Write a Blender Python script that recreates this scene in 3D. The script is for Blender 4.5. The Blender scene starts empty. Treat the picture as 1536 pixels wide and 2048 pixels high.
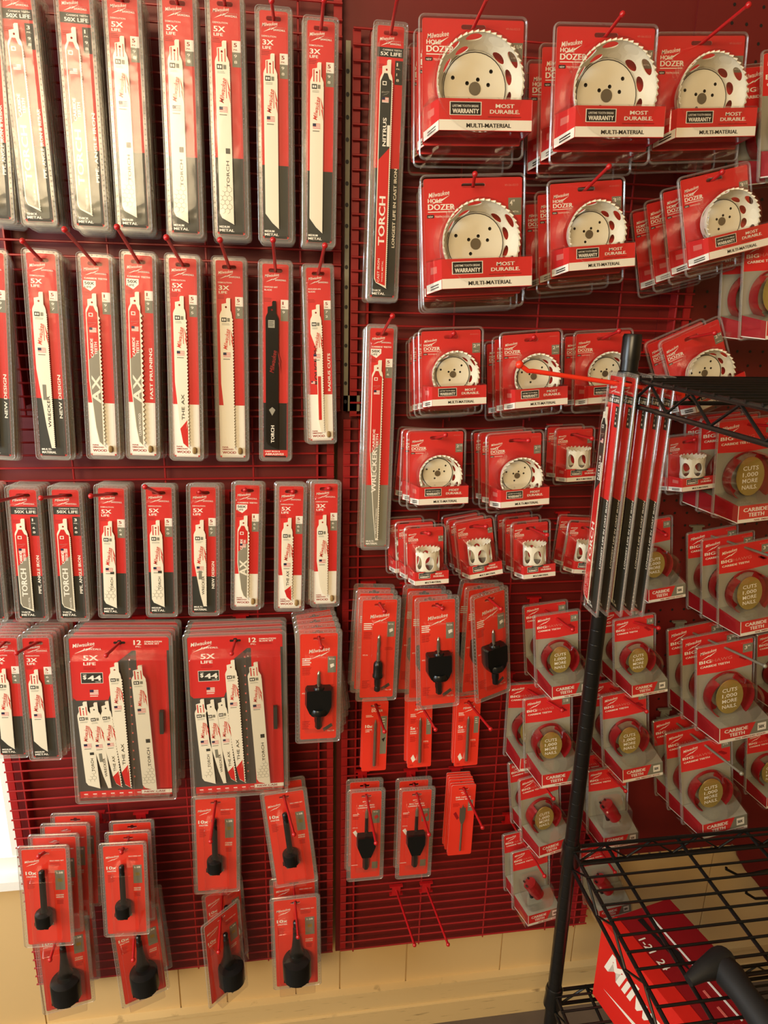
import bpy, math, random
from mathutils import Vector, Matrix
from mathutils.geometry import tessellate_polygon
random.seed(7)
C = bpy.context.scene
COL = C.collection
PI = math.pi
# ------------------------------------------------------------------ camera
F = 1400.0
D0 = 1.17            # camera to wire grid
CZ = 1.63            # camera height
_down = Vector((655-768, 5750-1024, F)).normalized()
_h = Vector((9430., -164., F))
_right = (_h - _down*_h.dot(_down)).normalized()
_n = _right.cross(_down)
cam = bpy.data.objects.new('camera', bpy.data.cameras.new('camera'))
COL.objects.link(cam)
C.camera = cam
ax = Vector((_right[0], _n[0], -_down[0]))
ay = -Vector((_right[1], _n[1], -_down[1]))
az = -Vector((_right[2], _n[2], -_down[2]))
M = Matrix((ax, ay, az)).transposed().to_4x4()
M.translation = Vector((0, -D0, CZ))
cam.matrix_world = M
cam.data.sensor_fit = 'VERTICAL'
cam.data.sensor_height = 36
cam.data.lens = 36*F/2048
cam.data.clip_start = 0.02
def ray(px, py):
    r = Vector((px-768, py-1024, F))
    return Vector((r.dot(_right), r.dot(_n), -r.dot(_down)))
def at(px, py, out):
    """point seen at a pixel, lying `out` metres in front of the wire grid"""
    r = ray(px, py)
    return Vector((0, -D0, CZ)) + r*((D0-out)/r.y)
def atz(px, py, z):
    r = ray(px, py)
    return Vector((0, -D0, CZ)) + r*((z-CZ)/r.z)
# ------------------------------------------------------------------ view, world
C.view_settings.view_transform = 'Standard'
C.view_settings.look = 'None'
C.view_settings.gamma = 1
C.view_settings.use_curve_mapping = False
C.view_settings.exposure = 0.0
C.cycles.transparent_max_bounces = 40
C.cycles.max_bounces = 8
C.cycles.glossy_bounces = 3
C.cycles.caustics_reflective = False
C.cycles.caustics_refractive = False
C.cycles.sample_clamp_indirect = 4
w = bpy.data.worlds.new('World'); C.world = w; w.use_nodes = True
w.node_tree.nodes['Background'].inputs[0].default_value = (0.86, 0.95, 1.0, 1)
w.node_tree.nodes['Background'].inputs[1].default_value = 3.0
# ------------------------------------------------------------------ lights
def area(name, loc, target, sx, sy, power, col):
    l = bpy.data.lights.new(name, 'AREA'); l.shape = 'RECTANGLE'; l.size = sx; l.size_y = sy
    l.energy = power; l.color = col
    o = bpy.data.objects.new(name, l); COL.objects.link(o)
    o.location = loc
    o.rotation_euler = (Vector(target)-Vector(loc)).to_track_quat('-Z', 'Y').to_euler()
    return o
area('ceiling_light_main', (-0.85, -2.5, 2.30), (-0.2, 0, 0.4), 1.1, 0.6, 50, (1.0, 0.76, 0.46))
area('lamp_behind_left', (-0.95, -3.1, 2.0), (-0.25, 0, 1.75), 0.55, 0.9, 8, (1.0, 0.80, 0.42))
area('added_cool_light_left', (-1.75, -0.9, 1.6), (0, -0.1, 1.45), 0.9, 1.1, 48, (0.76, 0.90, 1.0))  # added light for a bluish glow; the left wall has no window
# ------------------------------------------------------------------ materials
MATS = {}
def s2l(c):
    return tuple((v/255/12.92 if v/255 <= .04045 else ((v/255+.055)/1.055)**2.4) for v in c)
def mat(name, rgb, rough=.5, metal=0., noise=0., nscale=40., bump=0., coat=0.):
    m = bpy.data.materials.new(name); m.use_nodes = True
    nt = m.node_tree; b = nt.nodes['Principled BSDF']
    col = s2l(rgb)
    b.inputs['Base Color'].default_value = (*col, 1)
    b.inputs['Roughness'].default_value = rough
    b.inputs['Metallic'].default_value = metal
    b.inputs['Coat Weight'].default_value = coat
    if noise or bump:
        tc = nt.nodes.new('ShaderNodeTexCoord'); nz = nt.nodes.new('ShaderNodeTexNoise')
        nz.inputs['Scale'].default_value = nscale; nz.inputs['Detail'].default_value = 5
        nt.links.new(tc.outputs['Object'], nz.inputs['Vector'])
        if noise:
            mx = nt.nodes.new('ShaderNodeMix'); mx.data_type = 'RGBA'
            mx.inputs[6].default_value = (*[c*(1-noise) for c in col], 1)
            mx.inputs[7].default_value = (*[min(1, c*(1+noise)) for c in col], 1)
            nt.links.new(nz.outputs['Fac'], mx.inputs[0]); nt.links.new(mx.outputs[2], b.inputs['Base Color'])
        if bump:
            bp = nt.nodes.new('ShaderNodeBump'); bp.inputs['Strength'].default_value = bump
            bp.inputs['Distance'].default_value = .002
            nt.links.new(nz.outputs['Fac'], bp.inputs['Height']); nt.links.new(bp.outputs[0], b.inputs['Normal'])
    MATS[name] = m
    return m
mat('red', (208, 42, 40), .45, noise=.05, nscale=15)
mat('orange', (230, 56, 38), .45, noise=.05, nscale=15)
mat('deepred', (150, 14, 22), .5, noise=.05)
mat('textred', (150, 16, 18), .5)
mat('white', (240, 234, 220), .5, noise=.02)
mat('black', (22, 22, 22), .45, noise=.1)
mat('darkprint', (44, 46, 40), .5, noise=.05)
mat('greyprint', (126, 124, 108), .5, noise=.05)
mat('cardgrey', (150, 146, 130), .55, noise=.06, nscale=25)
mat('navy', (24, 34, 70), .5)
mat('pink', (214, 110, 100), .5)
mat('bladewhite', (238, 230, 208), .4, noise=.04, nscale=12)
mat('bladegrey', (140, 134, 116), .45, noise=.04)
mat('bladered', (205, 36, 34), .4, noise=.04)
mat('blacksteel', (20, 22, 22), .28, metal=.3, noise=.15, nscale=60)
mat('steel', (170, 165, 150), .28, metal=.9, noise=.1, nscale=60)
mat('sawwhite', (232, 226, 206), .38, noise=.05, nscale=30)
mat('sawdark', (70, 66, 60), .6)
mat('sawred', (138, 20, 24), .35, noise=.05)
mat('gold', (158, 134, 66), .35, metal=.2, noise=.2, nscale=30)
mat('woodchip', (150, 120, 70), .7, noise=.3, nscale=120)
mat('wire', (156, 32, 34), .35, noise=.08, nscale=20)
mat('hookred', (176, 24, 28), .3, noise=.05)
mat('hookarm', (225, 52, 28), .3, noise=.05)
mat('backred', (106, 22, 20), .5, noise=.12, nscale=6)
mat('galv', (140, 136, 118), .45, metal=.35, noise=.15, nscale=80)
mat('rack', (14, 15, 14), .32, noise=.15, nscale=70)
mat('rubber', (20, 21, 22), .6, noise=.2, nscale=50)
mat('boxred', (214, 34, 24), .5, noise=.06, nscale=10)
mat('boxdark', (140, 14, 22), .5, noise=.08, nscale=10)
mat('wallcream', (214, 184, 130), .6, noise=.05, nscale=4, bump=.15)
mat('frame', (236, 238, 232), .4, noise=.03)
mat('floor', (96, 82, 70), .6, noise=.3, nscale=12)
mat('ceiling', (225, 215, 195), .8, noise=.03)
# cream baseboard with worn, dirty streaks
def dirty():
    m = mat('skirt', (214, 184, 130), .55)
    nt = m.node_tree; b = nt.nodes['Principled BSDF']
    tc = nt.nodes.new('ShaderNodeTexCoord'); mp = nt.nodes.new('ShaderNodeMapping')
    mp.inputs['Scale'].default_value = (6, 6, 90)
    nz = nt.nodes.new('ShaderNodeTexNoise'); nz.inputs['Scale'].default_value = 3; nz.inputs['Detail'].default_value = 8
    rp = nt.nodes.new('ShaderNodeValToRGB')
    rp.color_ramp.elements[0].position = .27; rp.color_ramp.elements[0].color = (*s2l((150, 126, 86)), 1)
    rp.color_ramp.elements[1].position = .36; rp.color_ramp.elements[1].color = (*s2l((214, 186, 132)), 1)
    nt.links.new(tc.outputs['Object'], mp.inputs[0]); nt.links.new(mp.outputs[0], nz.inputs['Vector'])
    nt.links.new(nz.outputs['Fac'], rp.inputs[0]); nt.links.new(rp.outputs[0], b.inputs['Base Color'])
dirty()
def clear(name, tint, base, edge, rough, diff=0.0):
    m = bpy.data.materials.new(name); m.use_nodes = True
    nt = m.node_tree; nt.nodes.clear()
    out = nt.nodes.new('ShaderNodeOutputMaterial')
    tr = nt.nodes.new('ShaderNodeBsdfTransparent'); tr.inputs[0].default_value = (*tint, 1)
    gl = nt.nodes.new('ShaderNodeBsdfGlossy'); gl.inputs['Roughness'].default_value = rough
    gl.inputs[0].default_value = (1, 1, 1, 1)
    lw = nt.nodes.new('ShaderNodeLayerWeight'); lw.inputs[0].default_value = .35
    mr = nt.nodes.new('ShaderNodeMapRange')
    mr.inputs['To Min'].default_value = base; mr.inputs['To Max'].default_value = edge
    mx = nt.nodes.new('ShaderNodeMixShader')
    tc = nt.nodes.new('ShaderNodeTexCoord'); nz = nt.nodes.new('ShaderNodeTexNoise')
    nz.inputs['Scale'].default_value = 28; nz.inputs['Detail'].default_value = 2
    bp = nt.nodes.new('ShaderNodeBump'); bp.inputs['Strength'].default_value = .25; bp.inputs['Distance'].default_value = .004
    nt.links.new(tc.outputs['Object'], nz.inputs['Vector']); nt.links.new(nz.outputs['Fac'], bp.inputs['Height'])
    nt.links.new(bp.outputs[0], gl.inputs['Normal'])
    nt.links.new(lw.outputs['Facing'], mr.inputs['Value'])
    nt.links.new(mr.outputs[0], mx.inputs[0])
    nt.links.new(tr.outputs[0], mx.inputs[1]); nt.links.new(gl.outputs[0], mx.inputs[2])
    last = mx
    if diff:
        df = nt.nodes.new('ShaderNodeBsdfDiffuse'); df.inputs[0].default_value = (.55, .53, .48, 1)
        m2 = nt.nodes.new('ShaderNodeMixShader'); m2.inputs[0].default_value = diff
        nt.links.new(mx.outputs[0], m2.inputs[1]); nt.links.new(df.outputs[0], m2.inputs[2]); last = m2
    nt.links.new(last.outputs[0], out.inputs[0])
    MATS[name] = m
clear('clear', (.985, .985, .975), .02, .40, .12)
clear('rim', (.92, .92, .90), .06, .50, .2, .2)
clear('glass', (.96, .98, .98), .04, .6, .02)
# ------------------------------------------------------------------ mesh builder (millimetre input inside packages)
class MB:
    def __init__(s, k=.001):
        s.v = []; s.f = []; s.m = []; s.sm = []; s.names = []; s.k = k
    def mi(s, n):
        if n not in s.names: s.names.append(n)
        return s.names.index(n)
    def add(s, vs, fs, m, smooth=False):
        b = len(s.v); i = s.mi(m)
        s.v += [(p[0]*s.k, p[1]*s.k, p[2]*s.k) for p in vs]
        for f in fs:
            s.f.append([b+j for j in f]); s.m.append(i); s.sm.append(smooth)
    def box(s, x0, x1, y0, y1, z0, z1, m):
        vs = [(x, y, z) for x in (x0, x1) for y in (y0, y1) for z in (z0, z1)]
        s.add(vs, [(0, 1, 3, 2), (4, 6, 7, 5), (0, 4, 5, 1), (2, 3, 7, 6), (0, 2, 6, 4), (1, 5, 7, 3)], m)
    def plate(s, outer, holes, y0, y1, m, side=None):
        """flat shape in x,z with holes; front at y0, back at y1"""
        loops = [outer]+list(holes)
        pts = [p for l in loops for p in l]
        tris = tessellate_polygon([[Vector((p[0], p[1], 0)) for p in l] for l in loops])
        s.add([(p[0], y0, p[1]) for p in pts], [tuple(t) for t in tris], m)
        if y1 is None: return
        s.add([(p[0], y1, p[1]) for p in pts], [tuple(reversed(t)) for t in tris], side or m)
        for l in loops:
            n = len(l)
            s.add([(p[0], y0, p[1]) for p in l]+[(p[0], y1, p[1]) for p in l],
                  [(i, (i+1) % n, n+(i+1) % n, n+i) for i in range(n)], side or m)
    def loft(s, loops, m, cap0=False, cap1=False, smooth=True):
        n = len(loops[0]); vs = [p for l in loops for p in l]; fs = []
        for k in range(len(loops)-1):
            for i in range(n):
                j = (i+1) % n
                fs.append((k*n+i, k*n+j, (k+1)*n+j, (k+1)*n+i))
        s.add(vs, fs, m, smooth)
        if cap0: s.add(loops[0], [tuple(range(n))], m)
        if cap1: s.add(loops[-1], [tuple(range(n-1, -1, -1))], m)
    def tube(s, pts, r, m, n=8, caps=True):
        pts = [Vector(p) for p in pts]; rs = r if isinstance(r, (list, tuple)) else [r]*len(pts)
        loops = []; up = None
        for i, p in enumerate(pts):
            d = (pts[min(i+1, len(pts)-1)]-pts[max(i-1, 0)]).normalized()
            if up is None:
                up = Vector((0, 0, 1)) if abs(d.z) < .9 else Vector((1, 0, 0))
            a = (up - d*up.dot(d)).normalized(); b = d.cross(a); up = a
            loops.append([p+(a*math.cos(2*PI*k/n)+b*math.sin(2*PI*k/n))*rs[i] for k in range(n)])
        s.loft(loops, m, caps, caps)
    def lathe(s, prof, m, n=20, cx=0, cz=0, axis='z', cy=0, caps=True):
        """prof: (r, a) pairs; axis 'z' a runs along z, axis 'y' a runs along y"""
        loops = []
        for r, a in prof:
            l = []
            for k in range(n):
                t = 2*PI*k/n
                if axis == 'z': l.append((cx+r*math.cos(t), cy+r*math.sin(t), cz+a))
                else: l.append((cx+r*math.cos(t), cy+a, cz+r*math.sin(t)))
            loops.append(l)
        s.loft(loops, m, caps, caps)
    def sphere(s, c, r, m, n=10):
        prof = [(max(.02*r, r*math.sin(PI*k/6)), -r*math.cos(PI*k/6)) for k in range(7)]
        s.lathe(prof, m, n, c[0], c[2], 'z', c[1])
        # lathe along z offsets a by cz
    def build(s, name, parent=None):
        me = bpy.data.meshes.new(name)
        me.from_pydata(s.v, [], s.f); me.update()
        for n in s.names: me.materials.append(MATS[n])
        me.polygons.foreach_set('material_index', s.m)
        me.polygons.foreach_set('use_smooth', s.sm)
        if any(s.sm): me.set_sharp_from_angle(angle=math.radians(38))
        o = bpy.data.objects.new(name, me); COL.objects.link(o)
        if parent: o.parent = parent
        return o
def rr(w, h, r, cx=0, cz=0, n=4, y=None):
    pts = []
    for sx, sz, a0 in ((1, 1, 0), (-1, 1, 90), (-1, -1, 180), (1, -1, 270)):
        for k in range(n+1):
            a = math.radians(a0+90*k/n)
            x = cx+sx*(w/2-r)+r*math.cos(a); z = cz+sz*(h/2-r)+r*math.sin(a)
            pts.append((x, z) if y is None else (x, y, z))
    return pts
# text meshes, cached in unit size
_tc = {}
def text_geo(st, bold=.02, shear=.0):
    key = (st, bold, shear)
    if key not in _tc:
        cu = bpy.data.curves.new('t', 'FONT'); cu.body = st; cu.size = 1; cu.shear = shear
        cu.offset = bold; cu.resolution_u = 2; cu.space_character = 1.0+bold
        o = bpy.data.objects.new('t', cu); COL.objects.link(o)
        dg = bpy.context.evaluated_depsgraph_get(); dg.update()
        me = o.evaluated_get(dg).to_mesh()
        vs = [(v.co.x, v.co.y) for v in me.vertices]; fs = [tuple(p.vertices) for p in me.polygons]
        o.evaluated_get(dg).to_mesh_clear()
        bpy.data.objects.remove(o); bpy.data.curves.remove(cu)
        if vs:
            x0 = min(v[0] for v in vs); x1 = max(v[0] for v in vs)
            y0 = min(v[1] for v in vs)
            vs = [(v[0]-x0, v[1]-min(0, y0)*0) for v in vs]
            W = x1-x0
        else: W = 0
        _tc[key] = (vs, fs, W)
    return _tc[key]
class Print:
    """printing on a card face: x from left, y down from the top, millimetres"""
    def __init__(s, mb, w, h, zt, yface=-.5):
        s.mb = mb; s.w = w; s.h = h; s.zt = zt; s.y = yface; s.lay = 0
    def P(s, x, y): return (x-s.w/2, s.zt-y)
    def poly(s, pts, m, lay=1):
        pp = [s.P(*p) for p in pts]
        tr = tessellate_polygon([[Vector((a, b, 0)) for a, b in pp]])
        s.mb.add([(a, s.y-.12*lay, b) for a, b in pp], [tuple(t) for t in tr], m)
    def rect(s, x0, y0, x1, y1, m, lay=1): s.poly([(x0, y0), (x1, y0), (x1, y1), (x0, y1)], m, lay)
    def txt(s, st, x, y, w, h, m, rot=0, lay=2, bold=.02, shear=0.0):
        """text box: baseline start x,y; total width w, cap height h; rot ccw degrees"""
        heavy = bold >= .03
        vs, fs, W = text_geo(st, min(bold, .009), shear)
        if not W: return
        sy = h/.70; sx = min(w/W, sy*1.8)
        c, d = math.cos(math.radians(rot)), math.sin(math.radians(rot))
        bx, bz = s.P(x, y)
        out = []
        for a, b in vs:
            a *= sx; b *= sy
            out.append((bx+a*c-b*d, s.y-.12*lay, bz+a*d+b*c))
        s.mb.add(out, fs, m)
        if heavy:                         # extended heavy lettering: a second strike beside the first
            q = h*.09
            s.mb.add([(a+q*c, b-.01, e+q*d) for a, b, e in out], fs, m)
    def logo(s, x, y, w, m='white', rot=8, lay=2):
        s.txt('Milwaukee', x, y, w*.97, w*.19, m, rot, lay, .018, .3)
        c, d = math.cos(math.radians(rot)), math.sin(math.radians(rot))
        bolt = [(.02, -.30), (.50, -.13), (.47, -.18), (.98, -.03), (.52, -.24), (.55, -.19)]
        pts = [(x+(a*c-b*d)*w, y-(a*d+b*c)*w) for a, b in bolt]
        s.poly(pts, m, lay)
    def flag(s, x, y, w, rot=0, lay=2, h=None):
        h = h or w*.7
        s.rect(x, y, x+w, y+h, 'white', lay)
        for k in range(4): s.rect(x, y+h*k/4, x+w, y+h*k/4+h/8, 'pink', lay+.4)
        s.rect(x, y, x+w*.45, y+h*.5, 'navy', lay+.8)
    def fine(s, x, y, w, n, m='textred', dy=2.0, h=.7):
        for k in range(n):
            s.rect(x, y+k*dy, x+w*random.uniform(.7, 1), y+k*dy+h, m, 1.5)
# ------------------------------------------------------------------ tagging
def tag(o, label, cat, group=None):
    o['label'] = label; o['category'] = cat
    if group: o['group'] = group
    return o
def root(name):
    o = bpy.data.objects.new(name, None); COL.objects.link(o); o.empty_display_size = .02
    return o
def dup(r):
    c = r.copy(); COL.objects.link(c)
    for ch in r.children:
        d = ch.copy(); COL.objects.link(d); d.parent = c
        for g in ch.children:
            e = g.copy(); COL.objects.link(e); e.parent = d
    return c
# ------------------------------------------------------------------ package pieces (local: front faces -Y, origin at the hang slot)
ZT = 9.0       # card top above the slot
def slot_hole(w, kind='long'):
    if kind == 'tee':
        return [(-8, -2), (-2.5, -2), (-2.5, -3.2), (2.5, -3.2), (2.5, -2), (8, -2), (9, 0), (8, 2), (3, 2), (2.2, 4.5), (-2.2, 4.5), (-3, 2), (-8, 2), (-9, 0)]
    return rr(w, 5.5, 2.7, 0, 0, 3)
def base_card(mb, w, h, m='red', kind='long', sw=None, r=3, back='white'):
    mb.plate(rr(w, h, r, 0, ZT-h/2), [slot_hole(sw or min(22, w*.52), kind)], -.5, 0, m, back)
    return Print(mb, w, h, ZT)
def beads(mb, w, h, cz, step, r=1.1, y=-1.2):
    n = int(h/step); k2 = int(w/step)
    pts = [(sx*w/2, cz-h/2+(i+.5)*h/n) for i in range(n) for sx in (-1, 1)]
    pts += [(-w/2+(i+.5)*w/k2, cz+h/2) for i in range(k2)]
    for x, z in pts:
        ring = [(x+r*math.cos(a*PI/3), y, z+r*math.sin(a*PI/3)) for a in range(6)]
        mb.add(ring+[(x, y-1.5, z)], [(i, (i+1) % 6, 6) for i in range(6)], 'rim', True)
def shell(w, h, pad=6, depth=9, bead=6.5, padb=None, win=None):
    """clear clam shell: outer rim ring, bead row and a raised window"""
    mb = MB(); padb = padb or pad
    W = w+2*pad; H = h+pad+padb; cz = ZT-h/2+(pad-padb)/2
    mb.loft([rr(W, H, 6, 0, cz, 4, .8), rr(W, H, 6, 0, cz, 4, -1.2), rr(W-2.4, H-2.4, 5, 0, cz, 4, -2.2),
             rr(W-4.5, H-4.5, 4.4, 0, cz, 4, -1.0)], 'rim')
    mb.loft([rr(W-4.5, H-4.5, 4.4, 0, cz, 4, -1.0), rr(w-1, h-1, 3, 0, ZT-h/2, 4, -1.2)], 'rim')
    if win is None: win = (w-3, h-24, 0, ZT-h/2-9)
    ww, wh, wx, wz = win
    mb.loft([rr(w-1, h-1, 3, 0, ZT-h/2, 4, -1.2), rr(ww+1.5, wh+1.5, 3.5, wx, wz, 4, -1.4), rr(ww, wh, 3, wx, wz, 4, -depth+1),
             rr(ww-2, wh-2, 2.6, wx, wz, 4, -depth)], 'clear', False, True)
    if bead: beads(mb, W-8, H-8, cz, bead)
    return mb
def blade_outline(L, wb, shape, pitch, depth):
    """closed outline, x right, y down; shank on top"""
    sh = 24.0
    left = [(wb*.58, 0), (wb*.50, 1.5), (wb*.50, 7), (wb*.16, 8.5), (wb*.16, 17), (wb*.05, 21), (0, sh)]
    right_x = wb
    if shape == 'square': tip = [(0, L-14), (wb*.15, L-8), (wb, L)]
    elif shape == 'angle': tip = [(0, L-20), (wb*.5, L-8), (wb, L)]
    elif shape == 'taper': tip = [(0, L*.48), (wb*.45, L*.85), (wb*.72, L), (wb, L)]
    elif shape == 'ax': tip = [(0, L*.55), (wb*.3, L*.86), (wb*.5, L-8), (wb, L)]
    elif shape == 'rough': tip = [(0, L*.22), (wb*.42, L*.33), (wb*.5, L*.9), (wb*.7, L), (wb, L)]
    else: tip = [(0, L*.6), (wb*.5, L), (wb, L)]
    y = L-1; right = []
    while y > sh+5:
        right.append((right_x, y)); right.append((right_x-depth, y-pitch*.55)); y -= pitch
    right += [(right_x-depth, sh), (wb*.86, 19), (wb*.80, 17), (wb*.80, 0)]
    return left+tip+right
def hexes(pr, x0, x1, y0, y1, s, m='greyprint', lay=1):
    j = 0; y = y0
    while y < y1:
        x = x0+(s*.87 if j % 2 else 0)
        while x < x1:
            if (x-x0)+(y-y0)*.6 > (x1-x0)*.35:
                P = [(x+s*math.sin(a*PI/3), y+s*math.cos(a*PI/3)) for a in range(7)]
                for a in range(3):
                    (xa, ya), (xb, yb) = P[a], P[a+1]
                    dx, dy = xb-xa, yb-ya; l = math.hypot(dx, dy); nx, ny = -dy/l*.22, dx/l*.22
                    if max(xa, xb) < x1 and min(xa, xb) > x0-s*.3 and max(ya, yb) < y1:
                        pr.poly([(xa+nx, ya+ny), (xb+nx, yb+ny), (xb-nx, yb-ny), (xa-nx, ya-ny)], m, lay)
            x += s*1.74
        y += s*1.5; j += 1
def blade_mesh(L, wb, kind, y=-4.5, x0=0, zt=0):
    """returns MB holding one printed blade; x0 left edge, zt top"""
    shape, pitch, dep, body = dict(hex=('square', 2.2, .7, 'bladewhite'), plain=('angle', 1.6, .5, 'bladewhite'),
        wreck=('taper', 3.0, 1.2, 'bladewhite'), ax=('ax', 5.0, 1.8, 'bladewhite'), wood=('ax', 4.4, 1.7, 'bladewhite'),
        torchc=('square', 3.0, 1.2, 'bladewhite'), axc=('ax', 5.5, 2.2, 'bladewhite'), prune=('ax', 7.0, 2.8, 'bladewhite'),
        wreckc=('taper', 4.2, 1.6, 'bladewhite'), nitrus=('square', 2.8, 1.1, 'bladewhite'), diamond=('square', 2, .2, 'blacksteel'),
        rough=('rough', 4.0, 1.5, 'bladewhite'))[kind]
    mb = MB(); o = blade_outline(L, wb, shape, pitch, dep)
    hole = [(wb*.48+1.5*math.cos(a*PI/4), 12.5+1.5*math.sin(a*PI/4)) for a in range(8)]
    conv = lambda l: [(x0+p[0], zt-p[1]) for p in l]
    mb.plate(conv(o), [conv(hole)], y, y+1.2, body)
    pr = Print(mb, 0, 0, zt, y); pr.P = lambda a, b: (x0+a, zt-b)
    e = 1.1
    def icon():
        pr.rect(wb*.12, 27, wb*.50, 33, 'darkprint'); pr.rect(wb*.18, 28.5, wb*.28, 31.5, 'white', 2); pr.rect(wb*.33, 28.5, wb*.43, 31.5, 'white', 2)
        pr.rect(wb*.55, 27.5, wb*.75, 32.5, 'greyprint'); pr.fine(wb*.15, 35, wb*.6, 2, 'greyprint', 1.6, .5)
    if kind == 'diamond':
        pr.rect(wb*.2, 27, wb*.7, 38, 'cardgrey'); pr.fine(wb*.25, 29, wb*.4, 4, 'black', 2, .6)
        pr.logo(wb*.62, L*.47, 34, 'textred', 82)
        pr.poly([(wb*.5, L*.70), (wb*.75, L*.72), (wb*.5, L*.76), (wb*.25, L*.72)], 'cardgrey')
        pr.txt('TORCH', wb*.66, L*.95, L*.12, wb*.26, 'white', 90, 2, .03)
        return mb
    if kind in ('torchc', 'axc', 'prune', 'wreckc', 'nitrus'):
        top, bot = ('darkprint', 'bladered') if kind == 'nitrus' else ('bladered', 'bladegrey')
        cut = L*(.42 if kind in ('nitrus', 'axc', 'prune') else .50)
        lx = e
        narrow = {'square': 0, 'ax': 1, 'taper': 2}[shape]
        rx = wb-dep-e
        pr.poly([(wb*.30, 17), (wb*.55, 17), (wb*.70, 24), (rx, 26), (rx, cut-rx), (lx, cut), (lx, 27)], top)
        if narrow == 0: P = [(lx, cut), (rx, cut-rx), (rx, L-4), (wb*.16, L-9), (lx, L-15)]
        elif narrow == 1: P = [(lx, cut), (rx, cut-rx), (rx, L-4), (wb*.5+e, L-9), (wb*.3+e, L*.86), (lx, L*.55)]
        else: P = [(lx, cut), (rx, cut-rx), (rx, L-4), (wb*.72+.3, L-3), (wb*.45+e, L*.85), (lx, L*.48)] if cut < L*.48 else [(lx, L*.47), (rx, L*.47-rx), (rx, L-4), (wb*.72+.3, L-3), (wb*.45+e, L*.85), (lx, L*.48)]
        pr.poly(P, bot)
        pr.rect(wb*.2, 27, wb*.5, 32, 'white', 2); pr.rect(wb*.26, 28, wb*.44, 31, top, 3)
        pr.logo(wb*.15, 42, wb*.6, 'pink' if kind != 'nitrus' else 'cardgrey', 8, 2)
        pr.flag(wb*.2, 47, wb*.5, lay=2)
        if kind == 'nitrus':
            pr.txt('NITRUS', wb*.58, L*.36, L*.12, wb*.26, 'white', 90, 2, .03); pr.rect(wb*.65, L*.27, wb*.86, L*.36, 'white', 2)
            pr.txt('TORCH', wb*.70, L*.80, L*.22, wb*.48, 'white', 90, 2, .035)
            pr.txt('CAST IRON', wb*.40, L*.97, L*.11, wb*.17, 'white', 90, 2); pr.txt('THICK METAL', wb*.68, L*.97, L*.10, wb*.10, 'white', 90, 2)
        else:
            pr.txt('CARBIDE', wb*.42, cut-4, L*.12, wb*.20, 'white', 90, 2, .03); pr.txt('TEETH', wb*.70, cut-8, L*.08, wb*.20, 'white', 90, 2, .03)
            if kind == 'torchc': pr.txt('TORCH', wb*.62, L*.83, L*.30, wb*.42, 'white', 90, 2, .03); pr.txt('THICK METAL', wb*.75, L*.96, L*.12, wb*.14, 'white', 90, 2)
            if kind in ('axc', 'prune'): pr.txt('AX', wb*.80, L*.70, L*.18, wb*.62, 'bladewhite', 90, 2, .04)
            if kind == 'prune': pr.txt('CLEAN WOOD', wb*.70, L*.92, L*.15, wb*.18, 'white', 90, 2)
            if kind == 'wreckc': pr.txt('WRECKER', wb*.62, L*.72, L*.24, wb*.40, 'white', 90, 2, .03); pr.txt('MULTI-MATERIAL', wb*.80, L*.96, L*.16, wb*.12, 'white', 90, 2)
        return mb
    icon()
    if kind in ('hex', 'plain'):
        for a, b, c, d in ((.22, 9, .30, 24), (.44, 15, .50, 24), (.66, 9, .72, 24)): pr.rect(wb*a, b, wb*c, d, 'bladered')
    pr.logo(wb*.50, 72, 30, 'bladered', 82); pr.rect(wb*.68, 45, wb*.74, 66, 'pink')
    pr.flag(wb*.2, 76, wb*.55); pr.rect(wb*.2, 85, wb*.7, 86.2, 'greyprint')
    if kind == 'hex':
        hexes(pr, e, wb-dep-.6, L*.80 if L > 150 else L*.78, L-13, 3.6)
        pr.txt('TORCH', wb*.75, L*.79, L*.15, wb*.20, 'darkprint', 90, 2, .015); pr.rect(wb*.55, L*.57, wb*.85, L*.60, 'darkprint', 2)
    if kind == 'wreck':
        pr.txt('WRECKER', wb*.80, L*.86, L*.22, wb*.20, 'black', 90, 2, .02); pr.rect(wb*.35, L*.58, wb*.6, L*.68, 'greyprint', 2)
    if kind == 'ax':
        pr.poly([(wb*.5, L-9), (wb-dep-.5, L*.82), (wb-dep-.5, L-3), (wb*.9, L-2)], 'bladered'); pr.poly([(wb*.3, L*.86), (wb*.86, L*.80), (wb*.6, L-9), (wb*.5, L-9)], 'bladered', 1.5)
        pr.txt('THE AX', wb*.66, L*.80, L*.18, wb*.22, 'darkprint', 90, 2, .02)
    if kind == 'rough':
        pr.rect(wb*.52, L*.55, wb*.78, L*.9, 'bladered')
    return mb
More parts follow.
